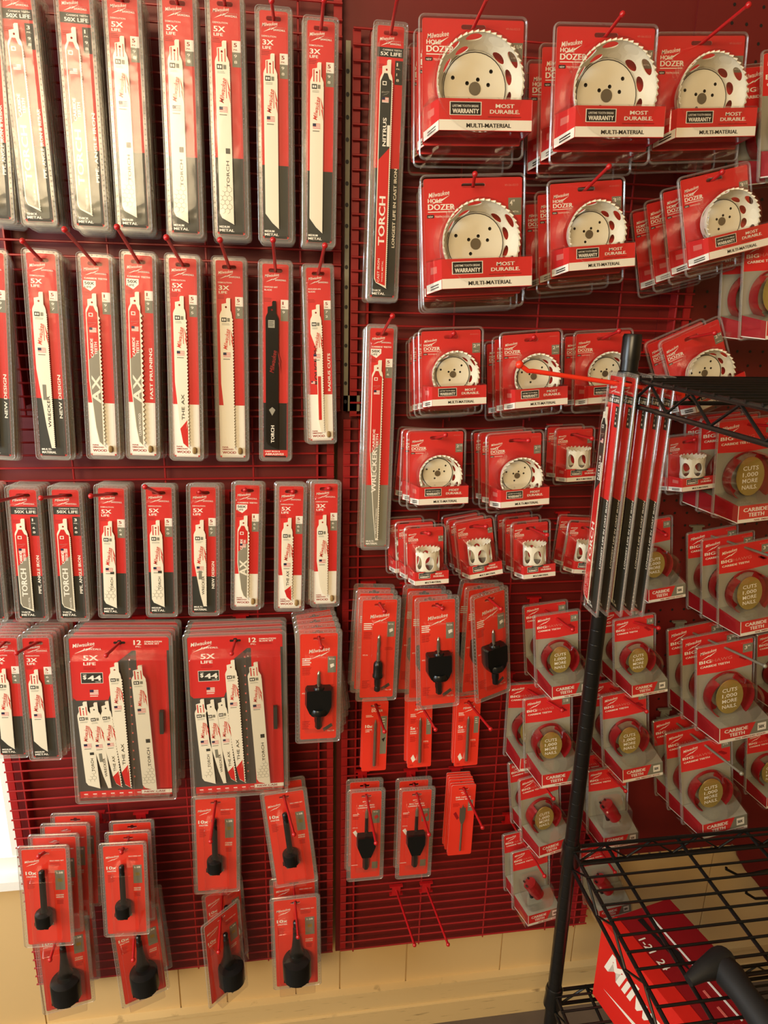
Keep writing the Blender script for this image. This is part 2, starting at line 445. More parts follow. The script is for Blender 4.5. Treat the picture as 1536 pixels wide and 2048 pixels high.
def blade_pack(name, L, blade, bottom, life, count, size, head=None, w=38, right=None):
    """saw blade in a red card and clam shell; bottom: 'metal'|'wood'|'multi'"""
    r = root(name)
    mb = MB(); pr = base_card(mb, w, L, 'red', sw=20)
    split = L*(.50 if blade == 'nitrus' else .66 if bottom == 'metal' else .72 if bottom == 'wood' else .70)
    bm = {'metal': 'darkprint', 'wood': 'white', 'multi': 'darkprint', 'abr': 'black', 'olive': 'greyprint'}[bottom]
    pr.rect(.4, split, w-.4, L-3, bm); pr.rect(3, L-3.2, w-3, L-.4, bm)
    pr.txt('49-00-5712', w*.60, 3.5, w*.34, 1.4, 'pink')
    pr.logo(w*.10, 19, w*.56); pr.txt('SAWZALL', w*.48, 23, w*.42, 2.2, 'white', 0, 2, .03, .1)
    if head == 'band':
        pr.rect(.4, 26.5, w-.4, 38.5, 'darkprint'); pr.txt('CARBIDE TEETH', w*.22, 30.5, w*.7, 2, 'white'); pr.txt(life+' LIFE', w*.14, 36.5, w*.78, 4.4, 'white', 0, 2, .03)
        top = 45
    elif head == 'flag50':
        pr.txt('CARBIDE TEETH', w*.1, 30, w*.8, 2.3, 'white', 0, 2, .03)
        pr.poly([(w*.06, 32), (w*.5, 32), (w*.5, 39), (w*.3, 46), (w*.06, 41)], 'white'); pr.txt(life, w*.10, 37.5, w*.34, 3.8, 'black', 0, 2, .03); pr.txt('LIFE', w*.10, 42, w*.24, 2.8, 'black', 0, 2, .02)
        top = 50
    else:
        if life:
            pr.txt('DEMOLITION', w*.08, 31, w*.5, 2, 'white', 0, 2, .02)
            pr.txt(life, w*.10, 40, w*.38, 6, 'white', 0, 2, .04); pr.txt('LIFE', w*.10, 45, w*.30, 3.4, 'white', 0, 2, .03)
        else:
            pr.txt('DIAMOND GRIT' if blade == 'diamond' else 'ROUGH-IN', w*.08, 33, w*.5, 2.2, 'white', 0, 2, .02); pr.txt('BLADE' if blade == 'diamond' else 'BLADES', w*.08, 37, w*.28, 2.2, 'white', 0, 2, .02)
            if blade == 'rough': pr.txt('ROUGH-IN', w*.40, L*.66, L*.22, w*.15, 'black', 90, 1.5, .03); pr.flag(w*.10, L*.64, w*.16)
        top = 52
    pr.fine(w*.06, 47.5, w*.3, 3)
    cm = 'darkprint' if head == 'band' else 'white'
    pr.rect(w*.70, top-3, w-.4, top+10, cm); pr.txt(count, w*.76, top+4, w*.10, 4.5, 'white' if cm != 'white' else 'textred', 0, 2, .03)
    pr.txt('PK.', w*.75, top+8.2, w*.16, 1.8, 'white' if cm != 'white' else 'textred')
    pr.rect(w*.70, top+10, w-.4, top+27, 'darkprint' if head == 'band' else 'greyprint')
    pr.txt(size[0], w*.76, top+16, w*.14, 3.4, 'white', 0, 2, .02); pr.txt(size[1], w*.76, top+23, w*.14, 3.4, 'white', 0, 2, .02)
    if bottom == 'wood':
        pr.txt('NAIL', w*.10, L-15, w*.24, 2.2, 'textred', 0, 2, .03); pr.txt('EMBEDDED', w*.10, L-11.6, w*.42, 2.2, 'textred', 0, 2, .03); pr.txt('WOOD', w*.10, L-6, w*.52, 3.8, 'textred', 0, 2, .04)
    elif bottom == 'abr':
        pr.rect(.4, L-12, w-.4, L-3, 'red', 1.5); pr.txt('CAST IRON &', w*.08, L-8.6, w*.6, 2.2, 'white', 0, 2.5, .03); pr.txt('ABRASIVES', w*.08, L-4, w*.75, 3, 'white', 0, 2.5, .03)
        pr.rect(1, split, w-1, split+.7, 'red', 2); pr.rect(w-1.8, split, w-1, L-12, 'red', 2)
    else:
        a, b = {'metal': ('THICK' if head else 'MEDIUM', 'METAL'), 'multi': ('MULTI-', 'MATERIAL'), 'olive': ('MULTI-', 'MATERIAL')}[bottom]
        pr.txt(a, w*.08, L-8.8, w*.36, 2.8, 'white', 0, 2, .03); pr.txt(b, w*.08, L-4, w*.52, 3.4, 'white', 0, 2, .04)
    if right: pr.txt(right, w*.92, L*(.70 if bottom == 'wood' else .80), L*(.30 if len(right) > 11 else .22), w*.11, 'white', 90, 2, .03)
    mb.build('card', r)
    wb = w*.50
    y0 = top-1; bl = L-13-y0
    x0 = -w/2+w*.12
    if blade == 'rough': y0 += 4; bl -= 6
    blade_mesh(bl, wb, blade, -9.5 if blade == 'nitrus' else -5, x0, ZT-y0).build('saw_blade', r)
    if bottom == 'wood':
        m = MB(); m.lathe([(2.2, -5), (3.4, -2), (3.2, 3), (1.6, 5)], 'woodchip', 7, w*.5-8, ZT-L+11, 'z', -4); m.build('wood_plug', r)
    shell(w, L, 6, 12 if blade == 'nitrus' else 9).build('blister', r)
    return r
def saw_wall(mb, R, a0, a1, ns, m, fm, rows=1, teeth=40, th=2.2, hole=True, skip=None):
    """perforated cup wall; fm(r, theta, a) gives the point"""
    da = (a1-a0)/rows
    for j in range(rows):
        for i in range(ns):
            t0 = 2*PI*(i+(.5 if j % 2 else 0))/ns; dt = 2*PI/ns
            big = hole and not (skip and skip(i, j))
            K = 16
            rect = []; ell = []
            for k in range(K):
                t = 2*PI*k/K+PI/K*0
                cx, cy = math.cos(t), math.sin(t); q = max(abs(cx), abs(cy))
                rect.append((t0+dt*(.5+.5*cx/q), a0+da*(j+.5+.5*cy/q)))
                ell.append((t0+dt*(.5+.36*cx), a0+da*(j+.5+.34*cy)))
            for rad, fl in ((R, 1), (R-1.4, -1)):
                vs = [fm(rad, *p) for p in rect]+[fm(rad, *p) for p in ell]
                fs = [(k, (k+1) % K, K+(k+1) % K, K+k) for k in range(K)]
                mb.add(vs, fs, m, True)
                if not big: mb.add(vs[K:], [tuple(range(K))], m, True)
            if big:
                vs = [fm(R, *p) for p in ell]+[fm(R-1.4, *p) for p in ell]
                mb.add(vs, [(k, (k+1) % K, K+(k+1) % K, K+k) for k in range(K)], m, True)
    for i in range(teeth):
        t0 = 2*PI*i/teeth; t1 = 2*PI*(i+1)/teeth; tm = t0+(t1-t0)*.3
        vs = [fm(R, t0, a1), fm(R, t1, a1), fm(R+.9, tm, a1+th), fm(R-1.4, t0, a1), fm(R-1.4, t1, a1), fm(R-1.9, tm, a1+th)]
        mb.add(vs, [(0, 1, 2), (3, 5, 4), (0, 2, 5, 3), (1, 4, 5, 2)], m)
def circ(cx, cz, r, n=14): return [(cx+r*math.cos(2*PI*k/n), cz+r*math.sin(2*PI*k/n)) for k in range(n)]
def band(mb, w, zt, zb, dep, lean):
    """folded front label: left flank and front face"""
    x0 = -w/2+1; x1 = x0+lean; x2 = w/2+1
    mb.add([(x0, -1, zt-2), (x1, -dep, zt), (x1, -dep, zb), (x0, -1, zb-6)], [(0, 3, 2, 1)], 'red')
    mb.add([(x1, -dep, zt), (x2, -dep, zt-.5), (x2, -dep, zb-.5), (x1, -dep, zb)], [(0, 3, 2, 1)], 'red')
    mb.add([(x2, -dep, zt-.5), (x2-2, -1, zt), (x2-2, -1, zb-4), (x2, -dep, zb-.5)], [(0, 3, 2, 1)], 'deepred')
    return x0, x1, x2
def dozer(name, W, H, size, side=False, dep=44, rf=.39):
    r = root(name); mb = MB(); k = W/100
    pr = base_card(mb, W, H, 'red', sw=max(17, 24*k), r=3)
    pr.logo(W*.05, 15*k+3, W*.22); pr.txt('49-56-0213', W*.82, 8*k, W*.14, 1.9*k, 'pink')
    pr.txt('HOLE', W*.04, H*.16+4*k, W*.14, 3.6*k, 'white', 0, 2, .03); pr.txt('DOZER', W*.04, H*.16+10.5*k, W*.27, 5.2*k, 'white', 0, 2, .04)
    pr.rect(W*.04, H*.16+12*k, W*.30, H*.16+12.8*k, 'white'); pr.rect(W*.03, H*.16+15*k, W*.10, H*.16+18*k, 'black')
    pr.txt('NEW', W*.04, H*.16+17.5*k, W*.05, 1.6*k, 'white', 0, 2); pr.txt('TOOTH DESIGN', W*.11, H*.16+17.6*k, W*.15, 1.7*k, 'white', 0, 2)
    pr.rect(W*.86, H*.17, W-.4, H*.17+16*k, 'greyprint'); a = size.split()
    pr.txt(a[0], W*.875, H*.17+7*k, W*.05, 5*k, 'white', 0, 2, .02)
    if len(a) > 1: pr.txt(a[1], W*.935, H*.17+5*k, W*.05, 3.4*k, 'white', 0, 2)
    pr.txt('in METAL', W*.88, H*.17+13.5*k, W*.09, 1.4*k, 'white', 0, 2)
    pr.rect(.4, H*.93, W-.4, H-2, 'deepred')
    mb.build('card', r)
    m = MB()
    zt = ZT-H*.685; zb = ZT-H*.935
    if not side:
        R = W*rf; cz = ZT-H*.555
        tp = lambda a: .77+.23*max(0, min(1, (a-8)/(dep-14)))
        fm = lambda q, t, a: (q*tp(a)*math.cos(t), -a, cz+q*tp(a)*math.sin(t))
        saw_wall(m, R, 7, dep-4, 11, 'sawwhite', fm, 2, int(R*.72)+6, 3.0, True, lambda i, j: (i+j) % 3 == 2)
        hs = [circ(0, cz, R*.10)]+[circ(R*q*math.cos(t), cz+R*q*math.sin(t), R*.048, 10) for q, t in ((.22, 1.2), (.24, 2.6), (.36, .25), (.70, 2.75), (.66, .75), (.3, 4.2))]
        hs = [circ(0, cz, R*.09)]+[circ(R*q*math.cos(t), cz+R*q*math.sin(t), R*.045, 10) for q, t in ((.20, 1.2), (.21, 2.6), (.33, .25), (.56, 2.75), (.52, .75), (.27, 4.2))]
        m.plate(circ(0, cz, R*.77-.5, 40), hs, -11, -8, 'sawwhite', 'sawdark')
        m.lathe([(R*.76-2, -11.05), (R*.76-1.6, -11.4), (R*.76-.6, -11.05)], 'sawdark', 36, 0, cz, 'y', 0, False)
        m.plate(circ(0, cz, R*.72, 30), [], -4, None, 'sawdark')
        m.lathe([(R*.14, -5), (R*.14, -12)], 'steel', 16, 0, cz, 'y')
    else:
        R = W*.32; z0 = zt-4; z1 = ZT-H*.33
        fm = lambda q, t, a: (q*math.cos(t), -dep*.5-2+q*math.sin(t)*.85, a)
        saw_wall(m, R, z0, z1-2, 6, 'sawwhite', fm, 1, 18, 3.4)
        m.lathe([(R-1, z0+1), (R-1, z0+3)], 'sawdark', 20, 0, 0, 'z', -dep*.5-2)
    m.build('hole_saw', r)
    lb = MB(); lean = 9*k
    x0, x1, x2 = band(lb, W, zt, zb, dep, lean)
    pf = Print(lb, x2-x1, 0, zt, -dep); pf.P = lambda a, b: (x1+a, zt-b)
    fw = x2-x1; fh = zt-zb; g = .05 if not side else 0
    pf.rect(0, fh*.66, fw, fh*.99, 'white')
    pf.rect(fw*.11, fh*.10, fw*.45, fh*.52, 'white', 1); pf.rect(fw*.12, fh*.12, fw*.44, fh*.50, 'black', 2)
    pf.txt('LIFETIME TOOTH BREAK', fw*.14, fh*.27, fw*.28, fh*.07, 'white', 0, 3, .02); pf.txt('WARRANTY', fw*.14, fh*.46, fw*.28, fh*.14, 'white', 0, 3, .03)
    pf.txt('MOST', fw*.60, fh*.28, fw*.20, fh*.12, 'white', 0, 2, .04); pf.txt('DURABLE.', fw*.54, fh*.46, fw*.32, fh*.12, 'white', 0, 2, .04)
    pf.rect(fw*.52, fh*.55, fw*.88, fh*.58, 'textred', 1)
    pf.txt('MULTI-MATERIAL', fw*.29, fh*.90, fw*.48, fh*.13, 'black', 0, 2, .03)
    n = 4                                         # flank print
    q = lambda s, t: (x0+(x1-x0)*s-.15, -1-(dep-1)*s-.15, (zt-2+2*s)-((zt-2+2*s)-(zb-6+6*s))*t)
    lb.add([q(.02, .72), q(.98, .67), q(.98, .99), q(.02, .99)], [(0, 3, 2, 1)], 'white')
    lb.add([q(.3, .2), q(.7, .2), q(.7, .42), q(.3, .42)], [(0, 3, 2, 1)], 'pink')
    lb.add([q(.28, .8), q(.8, .77), q(.8, .82), q(.28, .85)], [(0, 3, 2, 1)], 'black')
    lb.add([q(.28, .88), q(.8, .86), q(.8, .91), q(.28, .93)], [(0, 3, 2, 1)], 'black')
    lb.build('front_label', r)
    b = MB(); pad = 5; padb = 13*k
    Wb = W+2*pad; Hb = H+pad+padb; cz2 = ZT-H/2+(pad-padb)/2
    b.loft([rr(Wb, Hb, 8, 0, cz2, 4, 1), rr(Wb, Hb, 8, 0, cz2, 4, -1.5), rr(Wb-3, Hb-3, 7, 0, cz2, 4, -3), rr(Wb-6, Hb-6, 6, 0, cz2, 4, -1.2)], 'rim')
    b.loft([rr(Wb-6, Hb-6, 6, 0, cz2, 4, -1.2), rr(W*.9, H*.3, 5, 0, ZT-H*.2, 4, -1.3)], 'clear', False, True)
    if not side:
        b.lathe([(R+4, -1.5), (R+3, -dep*.6), (R+2.6, -dep+1), (R+.5, -dep-2)], 'clear', 36, 0, cz, 'y', 0, False)
        b.lathe([(R+.5, -dep-2), (.5, -dep-2.2)], 'clear', 36, 0, cz, 'y', 0, False)
    else:
        b.loft([rr(W*.78, H*.42, 6, 0, ZT-H*.5, 4, -1.5), rr(W*.76, H*.40, 6, 0, ZT-H*.5, 4, -dep), rr(W*.72, H*.38, 6, 0, ZT-H*.5, 4, -dep-1.5)], 'clear', False, True)
    b.loft([rr(W+1, zt-zb+4, 3, .6, (zt+zb)/2-1, 4, -1.5), rr(W-1, zt-zb+3, 3, 1.2, (zt+zb)/2, 4, -dep-1), rr(W-4, zt-zb, 2, 1.2, (zt+zb)/2, 4, -dep-2)], 'clear', False, True)
    for sx in (-.32, .32): b.loft([rr(W*.16, 7*k, 2, W*sx, ZT-H-5*k, 3, -1), rr(W*.13, 5*k, 2, W*sx, ZT-H-5*k, 3, -dep*.7)], 'clear', False, True)
    b.build('blister', r)
    return r
def hawg(name, W, H, size, small=False, dep=50):
    r = root(name); mb = MB(); k = W/80
    pr = base_card(mb, W, H, 'cardgrey', sw=18*k, r=3)
    pr.poly([(.4, 2), (3, .4), (W-3, .4), (W-.4, 2), (W-.4, H*.33), (W*.5, H*.345), (.4, H*.33)], 'red', .5)
    pr.logo(W*.06, 12*k, W*.30); pr.txt('49-56-9235', W*.78, 6*k, W*.18, 1.8*k, 'pink')
    pr.txt('BIG', W*.04, 25*k, W*.22, 4.6*k, 'white', 0, 2, .04); pr.txt('HAWG', W*.27, 25*k, W*.36, 4.6*k, 'pink', 0, 2, .02)
    pr.txt('CARBIDE TEETH', W*.06, 31.5*k, W*.52, 3*k, 'white', 0, 2, .03)
    pr.rect(W*.82, 7*k, W-.4, 20*k, 'greyprint', 1.5); pr.txt(size, W*.85, 15*k, W*.10, 5*k, 'white', 0, 2.5, .02)
    for t in range(4): pr.rect(W*(.76+.03*t), 24*k+t*2, W*(.84+.03*t), 27*k+t*2, 'deepred', 1)
    mb.build('card', r)
    m = MB()
    R = W*.40
    if not small:
        cz = ZT-H*.60
        fm = lambda q, t, a: (q*math.cos(t), -a, cz+q*math.sin(t))
        for t0, t1 in ((2.2, 4.1), (-.9, 1.1)):
            n = 14; A = [t0+(t1-t0)*i/n for i in range(n+1)]
            for ra, rb in ((R, R-2),):
                lo = [fm(ra, t, 3) for t in A]; hi = [fm(ra, t, dep*.5) for t in A]
                lo2 = [fm(rb, t, 3) for t in A]; hi2 = [fm(rb, t, dep*.5) for t in A]
                vs = lo+hi+lo2+hi2; N = n+1
                fs = [(i, i+1, N+i+1, N+i) for i in range(n)]+[(2*N+i, 3*N+i, 3*N+i+1, 2*N+i+1) for i in range(n)]+[(N+i, N+i+1, 3*N+i+1, 3*N+i) for i in range(n)]
                m.add(vs, fs, 'sawred', True)
            m.plate([(R*math.cos(t), cz+R*math.sin(t)) for t in A]+[(R*.70*math.cos(t), cz+R*.70*math.sin(t)) for t in reversed(A)], [], -6, -3, 'sawred')
        m.lathe([(R, 3), (R, 8), (R-2, 8), (R-2, 3)], 'sawred', 32, 0, cz, 'y', -11, False)
        lens = [(R*.60*math.cos(t)-R*.12, cz+R*.80*math.sin(t)+R*.10) for t in [2*PI*i/28 for i in range(28)]]
        m.plate(lens, [], -dep*.5, -dep*.5+2, 'gold')
        m.lathe([(4, -dep*.5+2), (4, -4)], 'steel', 12, 0, cz, 'y', 0, False)
        pg = Print(m, 0, 0, cz, -dep*.5); pg.P = lambda a, b: (a, cz-b)
        for i, st in enumerate(('CUTS', '1,000', 'MORE', 'NAILS.')):
            pg.txt(st, -R*.46, -R*.36+i*R*.26, R*.66, R*.17, 'white', 0, 1.5, .02)
    else:
        cz = ZT-H*.58; ang = math.radians(-58)
        d = Vector((math.cos(ang)*.9, -.1, math.sin(ang))).normalized(); c0 = Vector((-W*.12, -dep*.5, cz+W*.16))
        rr_ = W*.17
        m.tube([c0-d*rr_*.6, c0+d*rr_*1.2, c0+d*rr_*1.22, c0+d*rr_*2.2, c0+d*rr_*2.2], [rr_, rr_, rr_*.9, rr_*.9, rr_*.4], 'sawred', 20)
        for i in range(5): m.tube([c0-d*rr_*(.75+.1*(i % 2))+Vector((rr_*.8*math.cos(i*1.25), rr_*.8*math.sin(i*1.25), 0)), c0-d*rr_*.5+Vector((rr_*.8*math.cos(i*1.25), rr_*.8*math.sin(i*1.25), 0))], 2, 'blacksteel', 6)
        m.tube([c0+d*rr_*1.9, c0+d*rr_*3.2], [3, 3], 'cardgrey', 8)
        m.tube([c0-d*rr_*.2+Vector((-4, 0, -6)), c0+d*rr_*1.5+Vector((-9, 0, -9))], [3, 4], 'blacksteel', 8)
    m.build('hole_saw', r)
    lb = MB(); zb = ZT-H+1; zt = zb+H*.18; x0 = -W/2+1; x1 = x0+9*k; x2 = W/2+2
    B = [(x0, -1, zt+7), (x0, -1, zb), (x1, -dep, zt-3), (x1, -dep, zb-4), (x2, -dep, zt-3), (x2, -dep, zb-4), (x2, -1, zt+7), (x2, -1, zb)]
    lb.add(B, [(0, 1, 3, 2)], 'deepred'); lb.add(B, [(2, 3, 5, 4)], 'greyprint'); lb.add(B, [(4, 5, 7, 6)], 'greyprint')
    lb.add([(x0, -1.2, zt+7), (x1, -dep, zt-3), (x2, -dep, zt-3), (x2, -1.2, zt+7)], [(0, 1, 2, 3)], 'cardgrey')
    fw = x2-x1; fh = zt-zb+1; pf = Print(lb, 0, 0, zt, -dep); pf.P = lambda a, b: (x1+a, zt-3-b)
    pf.poly([(0, 0), (fw*.72, 0), (fw*.60, fh*.80), (0, fh*.80)], 'red'); pf.rect(0, fh*.80, fw, fh, 'white')
    pf.rect(0, 0, fw*.015, fh, 'white', 1.5)
    pf.txt('CARBIDE', fw*.10, fh*.38, fw*.46, fh*.22, 'white', 0, 2, .04); pf.txt('TEETH', fw*.20, fh*.68, fw*.30, fh*.22, 'white', 0, 2, .04)
    pf.rect(fw*.76, fh*.15, fw*.93, fh*.65, 'white', 1.5); pf.txt('50X', fw*.78, fh*.50, fw*.11, fh*.20, 'black', 0, 2.5, .03)
    pf.txt('NAIL EMBEDDED WOOD', fw*.32, fh*.95, fw*.60, fh*.10, 'textred', 0, 2, .03)
    lb.add([(x0-.2, -1.2, zb), (x1-.2, -dep, zb-4), (x1-.2, -dep, zb-2.4), (x0-.2, -1.2, zb+1.6)], [(0, 1, 2, 3)], 'white')
    lb.build('front_label', r)
    b = MB(); pad = 4; Wb = W+2*pad; Hb = H+pad+6; c2 = ZT-H/2-1
    b.loft([rr(Wb, Hb, 5, 0, c2, 4, 1), rr(Wb, Hb, 5, 0, c2, 4, -2), rr(Wb-3, Hb-3, 4, 0, c2, 4, -3.5), rr(Wb-6, Hb-6, 4, 0, c2, 4, -1.3)], 'rim')
    cz = ZT-H*.60
    if not small:
        b.lathe([(R+4, -1.5), (R+3, -dep*.7), (R+1.5, -dep), (R*.9, -dep-1.5)], 'clear', 32, 0, cz, 'y', 0, False)
        b.lathe([(R*.9, -dep-1.5), (.5, -dep-1.8)], 'clear', 32, 0, cz, 'y', 0, False)
    else:
        b.loft([rr(W*.8, H*.42, 12, 0, cz, 4, -1.5), rr(W*.76, H*.40, 12, 0, cz, 4, -dep+2), rr(W*.68, H*.37, 10, 0, cz, 4, -dep)], 'clear', False, True)
    b.loft([rr(W+4, zt-zb+14, 2, 1, (zt+zb)/2+2, 4, -1.5), rr(W+2, zt-zb+4, 2, 3, (zt+zb)/2-2, 4, -dep-1.5)], 'clear', False, True)
    b.build('blister', r)
    return r
def twist(mb, x, y, z0, z1, r, m='steel', shank=None):
    """drill bit with real flutes; z0 top tip, z1 bottom"""
    n = 12; L = z0-z1; K = 26; loops = []
    fl = shank or .6
    for i in range(K+1):
        t = i/K; z = z0-L*t; q = min(1, t*12+.05); loops.append([])
        tw = t*fl and (t*L/ (r*7))*2*PI/1.6
        for k in range(n):
            a = 2*PI*k/n
            rad = r*q*(1 if t > fl else (.62+.38*abs(math.cos(a-tw))**.5))
            loops[-1].append((x+rad*math.cos(a), y+rad*math.sin(a), z))
    mb.loft(loops, m, True, True)
def tool_card(name, W, H, col, title, item, tee=True, blist=True, bead=6.5, pad=7):
    """hang card holding a black bit, an arbor or a drill"""
    r = root(name); mb = MB(); pr = base_card(mb, W, H, col, 'tee' if tee else 'long', r=3)
    pr.txt('48-25-1372', W*.66, 4.5, W*.28, 1.7, 'pink')
    if title == 'feed':
        pr.logo(W*.06, 28, W*.34); pr.txt('SELF-FEED BIT', W*.62, 26, W*.32, 2, 'white', 0, 2, .03)
        pr.fine(W*.62, 29, W*.26, 4)
        pr.txt('10x', W*.06, 52, W*.24, 7, 'white', 0, 2, .04); pr.txt('FASTER', W*.08, 57.5, W*.22, 3, 'white', 0, 2, .03)
        pr.rect(W*.72, 45, W*.94, 86, 'greyprint'); pr.txt('1-3/8', W*.76, 52, W*.14, 4, 'white', 0, 2, .03)
        pr.rect(W*.78, 62, W*.88, 69, 'gold', 2); pr.fine(W*.08, 64, W*.18, 9)
        pr.txt('CLEAN', W*.72, 98, W*.17, 3, 'white', 0, 2, .03); pr.txt('HOLES', W*.72, 102.5, W*.17, 3, 'white', 0, 2, .03); pr.fine(W*.73, 107, W*.16, 5)
    elif title == 'arbor':
        pr.logo(W*.24, 34, W*.58); 
        for i in range(4): pr.rect(W*.06, 42+i*3.4, W*(.30-.03*(i % 2)), 43.8+i*3.4, 'white')
        pr.fine(W*.06, 58, W*.26, 7); pr.rect(W*.74, 40, W*.96, 68, 'greyprint'); pr.txt('9/16', W*.77, 46, W*.15, 3, 'white', 0, 2)
        pr.lay = 0; pr.poly([(W*.80, 54), (W*.90, 52), (W*.92, 57), (W*.82, 60)], 'white', 2)
        pr.fine(W*.70, H*.48, W*.24, 3); pr.fine(W*.06, H*.82, W*.22, 8, 'textred'); pr.txt('Fits 3/8', W*.76, H*.93, W*.18, 2.2, 'white', 0, 2)
        pr.poly([(W*.62, H*.90), (W*.86, H*.85), (W*.90, H*.88), (W*.66, H*.93)], 'sawdark', 1); pr.txt('FITS IN', W*.06, H*.56, W*.14, 2.2, 'white')
    elif title == 'bit':
        pr.logo(W*.28, 22, W*.5); pr.fine(W*.10, 28, W*.28, 3, 'white', 2.4, 1); pr.fine(W*.10, 38, W*.26, 5)
        pr.txt('5x', W*.10, 60, W*.20, 6, 'white', 0, 2, .04); pr.txt('MORE', W*.10, 65, W*.24, 2.4, 'white', 0, 2, .03); pr.txt('DURABLE', W*.10, 69, W*.26, 2.4, 'white', 0, 2, .03)
        pr.fine(W*.10, 74, W*.24, 6); pr.rect(W*.76, 38, W*.96, 72, 'greyprint'); pr.fine(W*.80, 42, W*.12, 3, 'white', 4, 1); pr.txt('FITS', W*.66, 88, W*.2, 3, 'white'); pr.fine(W*.66, 92, W*.26, 5)
        pr.poly([(W*.14, H*.85), (W*.24, H*.80), (W*.34, H*.88), (W*.22, H*.92)], 'white'); pr.fine(W*.1, H*.95, W*.18, 2)
    elif title == 'bit10':
        pr.txt('HOLE', W*.34, 16, W*.2, 2.4, 'white', 0, 2, .03); pr.txt('DOZER', W*.34, 21, W*.44, 4.4, 'white', 0, 2, .04); pr.fine(W*.12, 27, W*.30, 2, 'white', 2.6, 1)
        pr.txt('10x', W*.10, 52, W*.28, 6, 'white', 0, 2, .04); pr.txt('LONGER', W*.12, 57, W*.26, 2.2, 'white', 0, 2, .03); pr.txt('LIFE', W*.12, 60.5, W*.16, 2.2, 'white', 0, 2, .03)
        pr.rect(W*.72, 30, W*.97, 106, 'greyprint'); pr.fine(W*.77, 35, W*.14, 3, 'white', 5, 1); pr.poly([(W*.78, 76), (W*.92, 72), (W*.86, 82)], 'black', 2)
    elif title == 'hawgbit':
        pr.logo(W*.38, 22, W*.26, 'white'); pr.txt('BIG HAWG', W*.26, 30, W*.5, 3, 'white', 0, 2, .03); pr.txt('CARBIDE TEETH', W*.22, 34.5, W*.56, 2.6, 'white', 0, 2, .03)
        pr.fine(W*.06, 46, W*.22, 2, 'white', 2.4, .9); pr.fine(W*.06, 52, W*.24, 3); pr.poly([(W*.06, 84), (W*.16, 80), (W*.26, 92), (W*.18, 95)], 'white', 2); pr.txt('FITS IN', W*.06, 76, W*.16, 2, 'white')
        pr.rect(W*.70, 40, W*.96, 68, 'greyprint'); pr.txt('9/16', W*.74, 45, W*.16, 3, 'white', 0, 2); pr.poly([(W*.76, 54), (W*.86, 50), (W*.92, 55), (W*.82, 60)], 'red', 2)
        pr.rect(W*.72, H*.82, W*.92, H*.90, 'greyprint'); pr.rect(W*.02, H*.84, W*.24, H*.845, 'white')
    elif title == 'spade':
        pr.logo(W*.40, 18, W*.26); pr.txt('BIG HAWG', W*.20, 28, W*.6, 2.8, 'white', 0, 2, .03); pr.txt('CARBIDE TEETH', W*.20, 32.5, W*.6, 2.4, 'white', 0, 2, .03)
        pr.fine(W*.10, 40, W*.3, 4); pr.poly([(W*.14, 62), (W*.24, 58), (W*.38, 72), (W*.30, 76)], 'deepred', 2); pr.rect(W*.72, 34, W*.92, 58, 'greyprint'); pr.fine(W*.76, 38, W*.12, 3, 'white', 5, 1)
    mb.build('card', r)
    m = MB(); y = -8; top = ZT
    if item == 'feed_small':
        x = -W*.03
        m.lathe([(3, 0), (5, -2), (5, -12), (4.2, -14), (5.2, -17), (5.2, -78), (8, -84)], 'blacksteel', 14, x, top-36, 'z', y-2)
        m.lathe([(7, 0), (13.5, -2), (14.5, -4), (14.5, -24)], 'blacksteel', 18, x, top-118, 'z', y-5)
        for i in range(6):
            a = i*PI/3; m.box(x+13*math.cos(a)-2.6, x+13*math.cos(a)+2.6, y-5+12*math.sin(a)*.8-2, y-5+12*math.sin(a)*.8+2, top-146, top-140, 'steel' if i % 2 == 0 else 'blacksteel')
        m.lathe([(2.5, 0), (.4, -12)], 'steel', 8, x, top-140, 'z', y-5)
        nm = 'self_feed_bit'
    elif item == 'feed_large':
        x = 0
        m.lathe([(3, 0), (5, -2), (5, -12), (4.2, -14), (5.6, -16), (6, -34), (9, -62), (15, -78)], 'blacksteel', 16, x, top-40, 'z', y-3)
        m.lathe([(13, 0), (24.5, -3), (26, -6), (26, -42)], 'blacksteel', 26, x, top-115, 'z', y-13)
        for i in range(9):
            a = i*2*PI/9; m.box(x+22*math.cos(a)-4, x+22*math.cos(a)+4, y-13+20*math.sin(a)-3, y-13+20*math.sin(a)+3, top-161, top-156, 'steel' if i % 3 == 0 else 'blacksteel')
        m.lathe([(3, 0), (.4, -14)], 'steel', 8, x, top-155, 'z', y-13)
        nm = 'self_feed_bit'
    elif item in ('arbor_large', 'arbor_slim'):
        top += 14
        twist(m, 0, y, top-74, top-132, 3.2, 'steel')
        nm = 'drill_arbor'
        if item == 'arbor_large':
            m.loft([[(sx*q, y+sy*11, top-z) for sx, sy in ((-1, -1), (1, -1), (1.12, 0), (1, 1), (-1, 1), (-1.12, 0))] for q, z in ((17, 103), (19, 105), (19, 132), (15, 142), (11, 147), (7, 149))], 'blacksteel', True, True)
            m.lathe([(12, 0), (14, -4), (14, -9), (11, -12)], 'blacksteel', 20, 0, top-136, 'z', y-3)
            m.lathe([(6.5, 0), (6.5, -22), (5.6, -25), (5.6, -33), (4, -35)], 'blacksteel', 6, 0, top-140, 'z', y-1)
            m.lathe([(7.5, 0), (9, -3), (9, -12)], 'blacksteel', 14, 0, top-100, 'z', y-2)
        else:
            m.lathe([(3.5, 0), (7, -4), (8, -8), (8, -24), (9, -26), (9, -30), (6, -33), (5.4, -46), (4.4, -48), (5.2, -50), (5.2, -56), (3, -58)], 'blacksteel', 14, 0, top-122, 'z', y)
    elif item == 'arbor_hawg':
        top += 18
